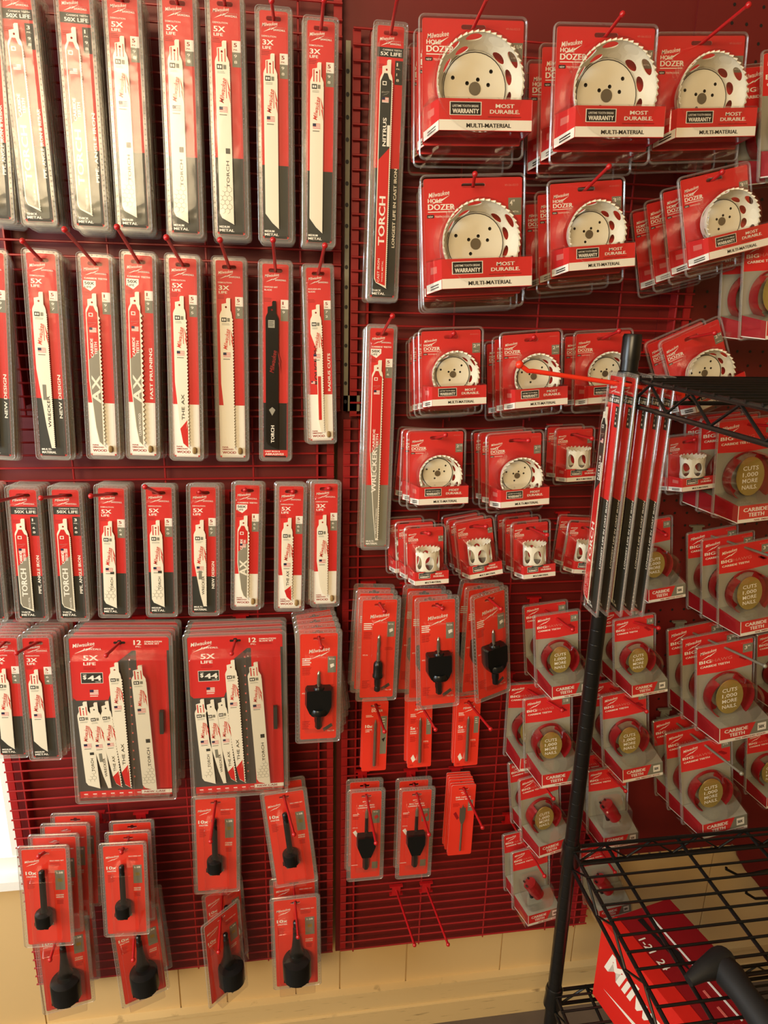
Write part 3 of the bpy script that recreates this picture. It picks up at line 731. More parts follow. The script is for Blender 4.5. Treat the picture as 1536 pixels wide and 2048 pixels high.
        m.lathe([(.6, 0), (3, -6), (3.4, -40), (2.6, -50)], 'steel', 10, 0, top-48, 'z', y); nm = 'drill_arbor'
        m.loft([[(sx*q, y+sy*9, top-z) for sx, sy in ((-1, -1), (1, -1), (1.1, 0), (1, 1), (-1, 1), (-1.1, 0))] for q, z in ((15, 104), (16, 107), (16, 124), (11, 138), (8, 146))], 'blacksteel', True, True)
        m.lathe([(6, 0), (6, -34), (4, -37)], 'blacksteel', 6, 0, top-140, 'z', y)
        m.lathe([(3, 0), (3.4, -30)], 'blacksteel', 8, 0, top-66, 'z', y-1)
    elif item == 'drill':
        twist(m, 0, -3.5, top-34, top-H+13, 2.8, 'steel', .42); nm = 'drill_bit'
    elif item == 'spade':
        nm = 'spade_bit'; t = top-46
        m.plate([(-1, t), (-3, t-3), (-5.5, t-2), (-5.5, t-26), (-2, t-38), (2, t-38), (5.5, t-26), (5.5, t-2), (3, t-3), (1, t), (0, t+5)], [], -4, -2.4, 'steel')
        m.tube([(0, -3, t-37), (0, -3, top-H+12)], 2, 'steel', 8)
    m.build(nm, r)
    if blist:
        iw = {'feed_large': 66, 'feed_small': 40, 'arbor_large': 44, 'arbor_slim': 26, 'arbor_hawg': 38}.get(item, 16)
        dp = 46 if item == 'feed_large' else 34 if item == 'feed_small' else 24
        shell(W, H, pad, dp*.62, bead, None, (min(iw, W-6), H-56, 0, top-H*.5-22)).build('blister', r)
    elif title != 'spade':
        b = MB(); b.loft([rr(14, H-44, 4, 0, top-H*.5-14, 4, -.8), rr(11, H-48, 4, 0, top-H*.5-14, 4, -8)], 'clear', False, True); b.build('blister', r)
    return r
def blade_set(name):
    W, H = 150., 296.; r = root(name); mb = MB()
    zt = ZT+3
    mb.plate(rr(W, H, 6, 0, zt-H/2), [slot_hole(20, 'tee')], -.5, 0, 'sawdark', 'white')
    pr = Print(mb, W, H, zt)
    pr.poly([(1, 5), (5, 1), (W-5, 1), (W-1, 5), (W-1, 26), (W*.62, 26), (W*.45, 48), (W*.45, 98), (W*.38, 104), (W*.36, 112), (6, 112), (1, 106)], 'red', .5)
    # a black patch paints the dark of the slot onto the red sheet
    pr.poly([(W/2+a, 12-b) for a, b in slot_hole(20, 'tee')], 'black', 1)
    pr.poly([(W*.66, 26), (W*.97, 26), (W*.99, H-14), (W*.68, H-14)], 'red', .5)
    pr.rect(2, H-15, W-2, H-2, 'red', .5)
    pr.logo(6, 20, 34); pr.txt('SAWZALL', 22, 24, 26, 3, 'white', 0, 2, .03)
    pr.txt('12', W*.64, 16, 11, 8, 'white', 0, 2, .04); pr.txt('PC.', W*.66, 20.5, 8, 2.6, 'white', 0, 2, .03)
    pr.txt('DEMOLITION', W*.75, 12, 26, 2.6, 'white', 0, 2, .03); pr.txt('BLADE SET', W*.75, 15.6, 22, 2.6, 'white', 0, 2, .03); pr.fine(W*.75, 17.5, 26, 2)
    pr.txt('5X', 20, 42, 22, 9, 'white', 0, 2, .05); pr.txt('LIFE', 20, 50, 18, 5, 'white', 0, 2, .04); pr.fine(20, 53, 24, 3)
    pr.rect(15, 63, 48, 82, 'white', 1); pr.rect(15.7, 63.7, 47.3, 81.3, 'darkprint', 2)
    pr.txt('$', 18, 74, 5, 6.5, 'white', 0, 3, .03); pr.txt('44', 25, 77, 20, 9, 'white', 0, 3, .05); pr.txt('VALUE', 36, 80, 9, 1.6, 'white', 0, 3); pr.txt('OVER', 18, 67, 6, 1.4, 'white', 0, 3)
    pr.flag(27, 93, 13); pr.rect(27, 104, 39, 105.2, 'white')
    for i in range(7): pr.rect(8+i*14, H-10, 14+i*14, H-8.4, 'white', 1); pr.rect(9+i*14, H-7, 15+i*14, H-6, 'pink', 1)
    pr.rect(W*.66, H-13, W-2, H-6, 'white', 1.2); pr.txt('NEW CASE', W*.69, H-8, 34, 3.4, 'textred', 0, 2, .04)
    for i in range(14): pr.rect(W*.585, 40+i*16.5, W*.60, 43+i*16.5, 'pink', 1)
    mb.build('card', r)
    for x, t, L, wb, kd, tilt in ((-69, 112, 162, 21, 'hex', 3), (-52, 114, 160, 19, 'wreck', 4), (-34, 112, 162, 18, 'ax', 4), (-18, 44, 232, 20, 'ax', 2), (17, 46, 232, 22, 'hex', 3)):
        b = blade_mesh(L, wb, kd, -6 if x < 17 else -13, 0, 0).build('saw_blade', r)
        b.location = (x*.001, 0, (zt-t)*.001); b.rotation_euler = (0, math.radians(-tilt), 0)
    cs = MB(); cs.loft([rr(44, H-40, 6, 36, zt-H/2-10, 4, -2), rr(42, H-42, 6, 36, zt-H/2-10, 4, -16), rr(39, H-45, 5, 36, zt-H/2-10, 4, -17)], 'clear', False, True)
    cs.lathe([(7, -16), (7, -18), (4, -18), (4, -16)], 'clear', 18, 36, zt-38, 'y', 0, False)
    cs.box(58, 64, -12, -4, zt-170, zt-130, 'darkprint')
    cs.build('storage_case', r)
    shell(W, H, 6, 19, 0, None, (W-8, H-40, 0, ZT-H/2-10)).build('blister', r)
    return r
# ================================================================== the setting
def struct(o): o['kind'] = 'structure'; return o
def X(px, py, out): return at(px, py, out).x
YW = .06                                   # wall surface
def wall_back():
    mb = MB(1)
    zb, zt = 0, 2.6; wx0, wx1 = -1.75, at(33, 1650, -YW).x; wz0 = at(20, 1735, -YW).z; wz1 = at(20, 1525, -YW).z+.5
    seams = [-1.9, -1.55, -1.2, -.9, wx1, at(358, 1960, -YW).x, at(455, 1998, -YW).x, at(592, 1977, -YW).x, at(680, 1920, -YW).x, at(812, 1940, -YW).x, at(1000, 1925, -YW).x, at(1141, 1925, -YW).x, 1.0, 1.22, 1.6, 2.0, 2.6]
    for a, b in zip(seams, seams[1:]):
        g = .0015
        if b <= wx1+.001 and a >= wx0-.2:
            mb.box(a+g, b-g, YW, YW+.02, zb, wz0, 'wallcream'); mb.box(a+g, b-g, YW, YW+.02, wz1, zt, 'wallcream')
        else:
            mb.box(a+g, b-g, YW, YW+.02, zb, zt, 'wallcream')
    mb.box(wx1, 2.6, YW+.004, YW+.1, zb, zt, 'wallcream')
    mb.box(-1.9, wx1, YW+.004, YW+.1, zb, wz0, 'wallcream'); mb.box(-1.9, wx1, YW+.004, YW+.1, wz1, zt, 'wallcream')
    mb.box(-1.9, wx0, YW+.004, YW+.1, wz0, wz1, 'wallcream')
    struct(mb.build('wall_back'))
    f = MB(1)                               # window frame, sill, glass
    t = .035
    f.box(wx0, wx1, YW-.012, YW+.08, wz0, wz0+t, 'frame'); f.box(wx0, wx1, YW-.012, YW+.08, wz1-t, wz1, 'frame')
    f.box(wx0, wx0+t, YW-.010, YW+.079, wz0+.001, wz1-.001, 'frame'); f.box(wx1-.012, wx1, YW-.010, YW+.079, wz0+.001, wz1-.001, 'frame')
    zm = at(10, 1540, -YW).z; f.box(wx0, wx1, YW+.01, YW+.06, zm-.02, zm+.02, 'frame')
    f.box(wx0-.03, wx1+.02, YW-.04, YW+.02, wz0-.02, wz0, 'frame')
    fr = struct(f.build('window_1'))
    g = MB(1); g.box(wx0+.01, wx1-.01, YW+.045, YW+.05, wz0+.01, wz1-.01, 'glass'); p = g.build('window_pane', fr)
    # room shell
    for nm, b, m in (('wall_left', (-2.0, -1.9, -3.7, YW+.1, 0, 2.6), 'wallcream'), ('wall_right', (2.6, 2.7, -3.7, YW+.1, 0, 2.6), 'wallcream'),
                     ('wall_front', (-2.0, 2.7, -3.8, -3.7, 0, 2.6), 'wallcream'), ('floor', (-2.0, 2.7, -3.8, YW+.1, -.1, 0), 'floor'),
                     ('ceiling', (-2.0, 2.7, -3.8, YW+.1, 2.6, 2.7), 'ceiling')):
        q = MB(1); q.box(*b, m); struct(q.build(nm))
    b = MB(1)
    b.box(-1.9, 2.6, YW-.014, YW, 0, .115, 'skirt'); b.box(-1.9, 2.6, YW-.018, YW, .108, .118, 'skirt')
    b.box(-1.9, 2.6, YW-.020, YW, 0, .060, 'skirt')
    struct(b.build('baseboard_back'))
wall_back()
# red backing boards behind the wire panels, pegboard at the right
mb = MB(1)
xl = at(30, 1700, 0).x; seam = at(672, 1700, 0).x
zb = at(672, 1905, 0).z+.012; xr = at(1172, 1862, 0).x
mb.box(xl-.006, seam-.006, .028, .034, zb-.040, 2.6, 'backred'); mb.box(seam+.002, xr-.004, .028, .034, zb-.040, 2.6, 'backred')
tag(mb.build('backing_board'), 'dark red painted board on the wall behind the red wire panels', 'board')
def pegboard():
    mb = MB(1)
    x0 = xr-.004; x1 = 2.2; zl = at(1237, 1728, 0).z; xc = at(1465, 1705, -.03).x
    # board outline with a cut-away lower left corner
    zc = zl-.50
    out = [(x0, 2.6), (x0, zl), (xc-.03, zl), (xc, zl-.003), *[(at(a, b, -.02).x, at(a, b, -.02).z) for a, b in ((1478, 1716), (1494, 1745), (1512, 1764), (1540, 1800), (1600, 1850))], (x1, zc+.28), (x1, 2.6)]
    holes = []
    y = .024
    mb.plate([(a, b) for a, b in out], [], y, y+.006, 'backred')
    for i in range(46):
        for j in range(62):
            hx = at(1388, 600, 0).x+.012+i*.0254; hz = 2.30-j*.0254
            if hx > 1.75 or hz < zl+.02: continue
            r = .0028
            c = [(hx+r*math.cos(a*PI/3), y-.0004, hz+r*math.sin(a*PI/3)) for a in range(6)]
            mb.add(c, [tuple(range(6))], 'black')  # shade inside each hole painted as a flat black hexagon
    for i in range(14):                     # small bright tabs on the lower edge
        hx = x0+.02+i*.0254; mb.box(hx-.001, hx+.001, y-.002, y+.004, zl-.006, zl+.001, 'galv')
    tag(mb.build('pegboard'), 'dark red pegboard with rows of small holes at the right', 'pegboard')
pegboard()
# ------------------------------------------------------------------ wire grid panels
def grid(x0, x1, z0, z1, label, posts=True):
    r = root('wire_grid_panel'); r.location = ((x0+x1)/2, 0, z0); tag(r, label, 'wire panel')
    mb = MB(1); mb.k = 1; cx, cz = (x0+x1)/2, z0
    z = z0+.004; R = .0020
    def rod(a, b, R=.0017): mb.tube([(a[0]-cx, a[1], a[2]-cz), (b[0]-cx, b[1], b[2]-cz)], R, 'wire', 6)
    while z < z1:
        rod((x0+.002, 0, z), (x1-.002, 0, z)); z += .0209
    x = x0+.03
    while x < x1-.02:
        rod((x, .004, z0-.006), (x, .004, z1)); x += .1445
    rod((x1-.03, .004, z0-.006), (x1-.03, .004, z1))
    mb.build('wire_mesh', r)
    for x in (x0+.008, x1-.008):
        q = MB(1); q.box(x-.006-cx, x+.006-cx, .006, .010, 0, z1-z0, 'wire'); q.build('side_rail', r)
    for x in (x0+.03, x1-.03):
        q = MB(1); q.box(x-.002-cx, x+.002-cx, .006, .026, .01, z1-z0, 'wire'); q.build('standoff', r)
    return r
zmid = at(690, 828, 0).z
grid(xl, seam-.004, zb-.012, zmid-.004, 'lower left red wire grid panel behind the blade packs')
grid(at(-60, 300, 0).x, at(686, 300, 0).x, zmid+.002, 2.5, 'upper left red wire grid panel reaching up out of view')
grid(at(681, 1500, 0).x, xr, zb-.012, zmid-.010, 'lower right red wire grid panel with bare bottom rows')
grid(at(702, 300, 0).x, at(1390, 600, 0).x, zmid-.006, 2.015, 'upper right red wire grid panel behind the big round packages')
mb = MB(1)
xa, xb = at(690, 300, 0).x+.001, at(702, 300, 0).x-.001
mb.box(xa, xb, .006, .012, zmid+.004, 2.0, 'galv'); mb.box(xa, xb+.02, .006, .012, zmid+.004, zmid+.03, 'galv')
for i in range(26):
    z = zmid+.02+i*.0254*1.2
    if z < 1.99: mb.add([(xa+.003+.0028*math.cos(k*PI/4), .0056, z+.0034*math.sin(k*PI/4)) for k in range(8)], [tuple(range(8))], 'black')
tag(mb.build('slotted_upright'), 'grey metal strip with a row of holes between the upper wire panels', 'upright')
# ------------------------------------------------------------------ hooks
HK = 0
def hook(base, tip, label, m='hookred', r=.0023):
    h = root('peg_hook'); h.location = base; tag(h, label, 'hook', 'peg hooks on the red wall panels')
    v = tip-base
    a = MB(1); a.tube([(0, .004, 0), (0, -.003, 0), v*.97, v], [r, r, r, r], m, 10); a.build('arm', h)
    b = MB(1); b.sphere(v, r*1.7, m); b.build('tip_ball', h)
    c = MB(1); c.box(-.009, .009, -.0035, -.001, -.012, .010, m); c.box(-.014, .014, -.003, .004, .008, .011, m); c.box(-.014, .014, -.003, .004, -.013, -.010, m)
    c.build('clip', h)
    return h
ORD = ['front', 'second', 'third', 'fourth', 'fifth', 'sixth', 'seventh']
PROTO = {}
USED = set()
def stack(key, desc, where, top, bot, n, out, gap, tip=None, rstep=0., yaw=0., group=None, jit=1.0, hk=True, hm='hookred', cat='package'):
    fn, H, zt = KINDS[key]
    T = at(top[0], top[1], out); B = at(bot[0], bot[1], out)
    v = B-T; L = v.length; sc = L/(H*.001); dr = v/L
    S = T+dr*(zt*.001*sc)
    print('SC %-12s %-34s %.3f' % (key, where, sc))
    th = -math.asin(max(-1, min(1, v.x/L)))
    if tip:
        best = None
        for k in range(1, 70):
            o = out+.010+k*.002; P = at(tip[0], tip[1], o)
            e = abs(P.x-S.x)+abs((P.z-S.z)-(o-out)*.10)
            if best is None or e < best[0]: best = (e, P)
        tp = best[1]
    else: tp = S+Vector((0, -.07, .008))
    d = (tp-S); d /= -d.y                  # per metre outward
    d.x = max(-.35, min(.35, d.x)); d.z = max(-.25, min(.35, d.z))
    for i in range(n):
        if key not in PROTO: PROTO[key] = fn(); 
        if key not in USED: r = PROTO[key]; USED.add(key)
        else: r = dup(PROTO[key])
        p = S-Vector((d.x*.6, -1, d.z*.6))*gap*i
        if i: p += Vector((random.uniform(-1, 1)*.0012*jit, 0, random.uniform(-1, 1)*.0006*jit))
        r.location = p; r.scale = (sc, sc, sc)
        r.rotation_euler = (0, th+math.radians(rstep*i+(random.uniform(-.7, .7)*jit if i else 0)), math.radians(yaw*(1-.25*i) if i < 4 else 0))
        pos = 'only one' if n == 1 else ORD[i] if i == 0 else ORD[i]+' from front'
        tag(r, '%s, %s on %s' % (desc, pos, where), cat, group or 'packages hung on the red wall')
    if hk:
        base = S+Vector((-d.x*out, out, -d.z*out)); base.y = 0
        tp2 = S+Vector((d.x, -1, d.z))*(-(tp-S).y)
        hook(base, tp2, ('silver' if hm == 'galv' else 'red')+' steel peg hook, '+where, hm)
K6, K9, K12 = 208., 284., 362.
KINDS = {
 'bh25': (lambda: hawg('hole_saw_package', 96, 166, '2 9/16', dep=45), 166., ZT),
 'b9torchc3': (lambda: blade_pack('saw_blade_pack', K9, 'torchc', 'metal', '50X', '3', '98', 'band', right='PIPE, ANGLE IRON & REBAR'), K9, ZT),
 'b9torchc1': (lambda: blade_pack('saw_blade_pack', K9, 'torchc', 'metal', '50X', '1', '98', 'band', right='PIPE, ANGLE IRON'), K9, ZT),
 'b9hex': (lambda: blade_pack('saw_blade_pack', K9, 'hex', 'metal', '5X', '5', '98'), K9, ZT),
 'b9plain': (lambda: blade_pack('saw_blade_pack', K9, 'plain', 'metal', '3X', '5', '98'), K9, ZT),
 'b9wreck': (lambda: blade_pack('saw_blade_pack', K9, 'wreck', 'multi', '5X', '5', '97', right='NEW DESIGN'), K9, ZT),
 'b9axc': (lambda: blade_pack('saw_blade_pack', K9, 'axc', 'wood', '50X', '1', '95', 'flag50'), K9, ZT),
 'b9prune': (lambda: blade_pack('saw_blade_pack', K9, 'prune', 'wood', '50X', '1', '93', 'flag50', right='FAST PRUNING'), K9, ZT),
 'b9ax': (lambda: blade_pack('saw_blade_pack', K9, 'ax', 'wood', '5X', '5', '95'), K9, ZT),
 'b9wood': (lambda: blade_pack('saw_blade_pack', K9, 'wood', 'wood', '3X', '5', '95'), K9, ZT),
 'b9dia': (lambda: blade_pack('saw_blade_pack', K9, 'diamond', 'abr', '', '1', '9 '), K9, ZT),
 'b9rough': (lambda: blade_pack('saw_blade_pack', K9-12, 'rough', 'wood', '', '5', '72', right='RADIUS CUTS'), K9-12, ZT),
 'b6torchc1': (lambda: blade_pack('saw_blade_pack', K6, 'torchc', 'metal', '50X', '1', '68', 'band', right='PIPE, ANGLE IRON'), K6, ZT),
 'b6torchc3': (lambda: blade_pack('saw_blade_pack', K6, 'torchc', 'metal', '50X', '3', '68', 'band', right='PIPE, ANGLE IRON'), K6, ZT),
 'b6hex14': (lambda: blade_pack('saw_blade_pack', K6, 'hex', 'metal', '5X', '5', '64'), K6, ZT),
 'b6hex10': (lambda: blade_pack('saw_blade_pack', K6, 'hex', 'metal', '5X', '5', '60'), K6, ZT),
 'b6wreck': (lambda: blade_pack('saw_blade_pack', K6, 'wreck', 'multi', '5X', '5', '67', right='NEW DESIGN'), K6, ZT),
 'b6axc': (lambda: blade_pack('saw_blade_pack', K6, 'axc', 'wood', '50X', '1', '65', 'flag50'), K6, ZT),
 'b6ax': (lambda: blade_pack('saw_blade_pack', K6, 'ax', 'wood', '5X', '5', '65'), K6, ZT),
 'b6wood': (lambda: blade_pack('saw_blade_pack', K6, 'wood', 'wood', '3X', '5', '66'), K6, ZT),
 'b6plain': (lambda: blade_pack('saw_blade_pack', K6, 'plain', 'metal', '3X', '5', '64'), K6, ZT),
 'b12nit': (lambda: blade_pack('saw_blade_pack', K12, 'nitrus', 'metal', '5X', '1', '18', 'band', right='LONGEST LIFE IN CAST IRON'), K12, ZT),
 'b12wreck': (lambda: blade_pack('saw_blade_pack', K12, 'wreckc', 'olive', '50X', '5', '16', 'flag50'), K12, ZT),
 'set': (lambda: blade_set('saw_blade_set'), 296., ZT+3),
 'hd425': (lambda: dozer('hole_saw_package', 136, 148, '4 1/4', dep=43, rf=.42), 148., ZT),
 'hd400': (lambda: dozer('hole_saw_package', 134, 148, '4"', dep=43, rf=.385), 148., ZT),
 'hd350': (lambda: dozer('hole_saw_package', 106, 125, '3 1/2', dep=42), 125., ZT),
 'hd250': (lambda: dozer('hole_saw_package', 90, 113, '2 3/4', dep=32), 113., ZT),
 'hd212': (lambda: dozer('hole_saw_package', 84, 112, '2 1/2', dep=36), 112., ZT),
 'hd200': (lambda: dozer('hole_saw_package', 66, 91, '2"', True, 36), 91., ZT),
 'hd150': (lambda: dozer('hole_saw_package', 60, 91, '1 1/2', True, 34), 91., ZT),
 'bh2': (lambda: hawg('hole_saw_package', 76, 130, '2 1/8', dep=48), 130., ZT),
 'bh3': (lambda: hawg('hole_saw_package', 108, 166, '3"', dep=50), 166., ZT),
 'bh1': (lambda: hawg('hole_saw_package', 70, 126, '1 1/4', True, 44), 126., ZT),
 'feedS': (lambda: tool_card('self_feed_bit_card', 70, 200, 'orange', 'feed', 'feed_small'), 200., ZT),
 'feedL': (lambda: tool_card('self_feed_bit_card', 78, 204, 'orange', 'feed', 'feed_large'), 204., ZT),
 'arbL': (lambda: tool_card('arbor_card', 58, 186, 'orange', 'arbor', 'arbor_large'), 186., ZT),
 'arbS': (lambda: tool_card('arbor_card', 58, 182, 'orange', 'arbor', 'arbor_slim'), 182., ZT),
 'pil10': (lambda: tool_card('drill_bit_card', 44, 140, 'orange', 'bit10', 'drill', blist=False), 140., ZT),
 'pil5': (lambda: tool_card('drill_bit_card', 44, 140, 'orange', 'bit', 'drill', blist=False), 140., ZT),
 'hawgarb': (lambda: tool_card('arbor_card', 54, 186, 'orange', 'hawgbit', 'arbor_hawg', bead=5), 186., ZT),
 'spade': (lambda: tool_card('spade_bit_card', 46, 156, 'orange', 'spade', 'spade', blist=False), 156., ZT),
}
N = ['first', 'second', 'third', 'fourth', 'fifth', 'sixth', 'seventh', 'eighth', 'ninth']
# row 1, nine inch packs
R1 = [('b9torchc3', 'blade pack cut by photo edge', (-40, -42), (-6, 437), 6, None),
 ('b9torchc3', 'red-grey carbide blade pack 3-count', (28, -30), (80, 444), 6, None),
 ('b9torchc1', 'red-grey carbide blade pack 1-count', (146, -22), (182, 453), 6, None),
 ('b9hex', 'white hexagon-print blade pack', (243, -16), (270, 456), 6, None),
 ('b9hex', 'white hexagon-print blade pack', (354, -10), (372, 467), 4, None),
 ('b9hex', 'white hexagon-print blade pack', (449, -8), (463, 470), 5, None),
 ('b9plain', 'plain white 3X metal blade pack', (547, 22), (552, 478), 4, (543, 2)),
 ('b9plain', 'plain white 3X metal blade pack', (642, 42), (638, 486), 4, (648, 0))]
for i, (k, d, t, b, n, tip) in enumerate(R1):
    stack(k, d, 'top-row hook %s from left' % N[i], t, b, n, .082, .0115, tip, group='nine inch blade packs in the top row')
R2 = [('b9wreck', 'tapered blade pack cut by photo edge', (-22, 503), (-4, 911), 6, (21, 461)),
 ('b9wreck', 'white tapered demolition blade pack', (81, 506), (108, 912), 6, (45, 482)),
 ('b9axc', 'red carbide wood blade pack', (189, 514), (208, 911), 4, (129, 459)),
 ('b9prune', 'big-toothed fast pruning blade pack', (276, 510), (287, 911), 5, (234, 454)),
 ('b9ax', 'white wood blade pack with red tip', (365, 516), (375, 914), 4, (333, 475)),
 ('b9wood', 'white coarse-toothed wood blade pack', (458, 521), (466, 915), 3, (440, 480)),
 ('b9dia', 'all-black abrasive blade pack', (551, 528), (551, 915), 2, (546, 480)),
 ('b9rough', 'narrow rough-in blade pack', (636, 535), (644, 881), 3, (650, 491))]
for i, (k, d, t, b, n, tip) in enumerate(R2):
    stack(k, d, 'second-row hook %s from left' % N[i], t, b, n, .085 if n > 3 else .06, .012, tip, group='nine inch blade packs in the second row')
R3 = [('b6torchc1', 'short blade pack at photo edge', (-44, 980), (-16, 1237), 5, None),
 ('b6torchc1', 'short carbide blade pack 1-count', (45, 979), (66, 1236), 5, (-5, 1003)),
 ('b6torchc3', 'short carbide blade pack 3-count', (130, 979), (148, 1236), 5, (82, 996)),
 ('b6hex14', 'short hexagon-print blade pack', (222, 976), (230, 1229), 5, (182, 992)),
 ('b6hex10', 'short hexagon-print blade pack', (317, 974), (325, 1227), 4, (290, 972)),
 ('b6wreck', 'short tapered demolition blade pack', (406, 974), (409, 1225), 3, (390, 983)),
 ('b6axc', 'short red carbide wood blade pack', (495, 970), (492, 1213), 3, (490, 979)),
 ('b6ax', 'short white wood blade pack', (583, 972), (579, 1216), 3, (586, 983)),
 ('b6wood', 'short 3X wood blade pack', (652, 967), (650, 1207), 3, (660, 976))]
for i, (k, d, t, b, n, tip) in enumerate(R3):
    stack(k, d, 'third-row hook %s from left' % N[i], t, b, n, .075, .012, tip, group='six inch blade packs in the third row')
for i, (t, b, tip) in enumerate([((7, 1275), (27, 1509), None), ((71, 1275), (93, 1514), (20, 1307))]):
    stack('b6plain', 'short plain white 3X blade pack', 'fourth-row hook %s from left' % N[i], t, b, 6, .085, .0125, tip, group='short blade packs in the fourth row')
stack('set', 'twelve-piece blade set', 'left of two wide hooks', (238, 1271), (254, 1594), 4, .10, .020, (212, 1311), group='twelve piece blade sets')
stack('set', 'twelve-piece blade set', 'right of two wide hooks', (470, 1267), (481, 1583), 4, .10, .020, (463, 1307), group='twelve piece blade sets')
stack('arbL', 'black arbor with drill on red card', 'hook right of blade sets', (638, 1266), (636, 1477), 5, .12, .024, (643, 1295), rstep=-2.2, group='arbor cards')
FG = 'self feed bit cards at lower left'
stack('feedS', 'slim black bit on orange card', 'lower hook farthest left', (87, 1697), (100, 1886), 4, .140, .034, (68, 1713), group=FG)
stack('feedS', 'slim black bit on orange card', 'lower hook second from left', (246, 1690), (255, 1865), 3, .135, .036, (242, 1697), group=FG)
stack('feedS', 'slim black bit on orange card', 'lower hook below blade set', (431, 1596), (435, 1779), 2, .080, .030, (421, 1683), group=FG)
stack('feedS', 'slim black bit on tilted orange card', 'lower hook below arbors', (567, 1585), (592, 1763), 2, .080, .032, (588, 1669), group=FG)
stack('feedL', 'wide black bit on orange card', 'bottom hook farthest left', (121, 1838), (139, 2009), 2, .09, .052, (100, 1920), yaw=12, group=FG)
stack('feedL', 'wide black bit on orange card', 'bottom hook second from left', (269, 1829), (292, 1993), 2, .09, .052, (266, 1920), yaw=20, group=FG)
stack('feedL', 'wide black bit on turned orange card', 'bottom hook third from left', (441, 1829), (456, 1985), 2, .10, .068, (437, 1904), yaw=40, group=FG)
stack('feedL', 'wide black bit on orange card', 'bottom hook fourth from left', (590, 1797), (595, 1968), 2, .085, .052, (596, 1874), group=FG)
G12 = 'twelve inch blade packs'
stack('b12nit', 'long cast iron blade pack', 'hook left of top round packs', (782, 52), (764, 595), 4, .075, .014, (795, -5), group=G12)
stack('b12wreck', 'long demolition blade pack', 'hook left of middle round packs', (764, 656), (750, 1093), 5, .075, .0125, (785, 632), group=G12)
HD = 'hole saw packages with white warranty bands'
def hd(k, d, where, t, b, n, o, g, tip=None, **kw): stack(k, d, where, t, b, n, o, g, tip, group=HD, **kw)
hd('hd425', 'largest hole saw pack', 'top round row, first hook', (947, 39), (943, 292), 3, .125, .046, (975, -5))
hd('hd425', 'largest hole saw pack', 'top round row, second hook', (1213, 55), (1199, 304), 3, .165, .060, (1245, 28))
hd('hd400', 'four inch hole saw pack', 'top round row, third hook', (1404, 72), (1387, 301), 2, .150, .055, (1497, 10))
hd('hd400', 'four inch hole saw pack', 'second round row, first hook', (946, 356), (947, 591), 3, .115, .046, (950, 348))
hd('hd350', 'medium-large hole saw pack', 'second round row, second hook', (1172, 364), (1171, 552), 3, .135, .050, (1218, 333))
hd('hd350', 'three inch tilted hole saw pack', 'second round row, third hook', (1427, 345), (1440, 521), 4, .165, .045, (1446, 333))
hd('hd250', 'mid-size hole saw pack', 'third round row, first hook', (902, 661), (902, 814), 4, .125, .035, (908, 660))
hd('hd250', 'mid-size hole saw pack', 'third round row, second hook', (1062, 667), (1062, 817), 3, .125, .040, (1069, 661))
hd('hd250', 'mid-size hole saw pack', 'third round row, behind shelf post', (1207, 665), (1201, 809), 2, .10, .042, (1238, 662))
hd('hd250', 'mid-size tilted hole saw pack', 'third round row, rightmost hook', (1379, 663), (1416, 808), 2, .13, .042, (1429, 666))
hd('hd212', 'small front-facing hole saw pack', 'fourth round row, first hook', (873, 864), (871, 1005), 3, .120, .040, (891, 870), rstep=2.5)
hd('hd212', 'small front-facing hole saw pack', 'fourth round row, second hook', (1030, 869), (1029, 1009), 3, .125, .042, (1057, 881))
hd('hd200', 'side-facing hole saw pack', 'fourth round row, third hook', (1150, 859), (1145, 959), 2, .09, .040, (1184, 877))
hd('hd200', 'side-facing hole saw pack', 'fourth round row, under black shelf', (1374, 873), (1370, 976), 2, .09, .040, (1390, 874))
hd('hd150', 'smallest side-facing hole saw pack', 'fifth round row, first hook', (850, 1055), (851, 1160), 3, .130, .042, (867, 1067))
hd('hd150', 'smallest side-facing hole saw pack', 'fifth round row, second hook', (947, 1042), (958, 1145), 3, .110, .042, (972, 1053))
hd('hd150', 'smallest side-facing hole saw pack', 'fifth round row, third hook', (1061, 1046), (1061, 1147), 3, .110, .042, (1094, 1070))
hd('hd150', 'smallest tilted hole saw pack', 'fifth round row, fourth hook', (1172, 1046), (1155, 1140), 2, .10, .042)
AG = 'arbor cards'
stack('arbS', 'slim arbor and drill on red card', 'upper small-card row, first hook', (760, 1199), (752, 1394), 3, .100, .030, (769, 1223), rstep=1.2, group=AG)
stack('arbL', 'large black arbor on red card', 'upper small-card row, second hook', (874, 1200), (876, 1408), 3, .110, .030, (885, 1217), rstep=3, group=AG)
stack('arbL', 'large black arbor on tilted card', 'upper small-card row, third hook', (978, 1188), (989, 1392), 3, .110, .030, (1002, 1218), rstep=7, yaw=18, group=AG)
PG = 'drill bit cards'
stack('pil10', 'orange card with thin drill bit', 'middle small-card row, first hook', (752, 1402), (747, 1541), 2, .05, .012, (769, 1463), group=PG)
stack('pil5', 'orange 5x card with drill bit', 'middle small-card row, second hook', (841, 1399), (838, 1534), 3, .06, .012, (871, 1459), group=PG)
stack('pil5', 'orange 5x card with drill bit', 'middle small-card row, third hook', (938, 1396), (931, 1531), 3, .06, .012, (981, 1458), group=PG)
stack('hawgarb', 'black arbor on red beaded card', 'lower small-card row, first hook', (733, 1583), (730, 1754), 2, .070, .032, (752, 1686), group=AG)
stack('hawgarb', 'black arbor on red beaded card', 'lower small-card row, second hook', (834, 1580), (826, 1749), 2, .070, .032, (858, 1669), group=AG)
stack('spade', 'orange card with silver spade bit', 'lower small-card row, third hook', (928, 1569), (918, 1709), 6, .060, .0085, (965, 1655), group='spade bit cards')
BH = 'hole saw packages with grey box bottoms'
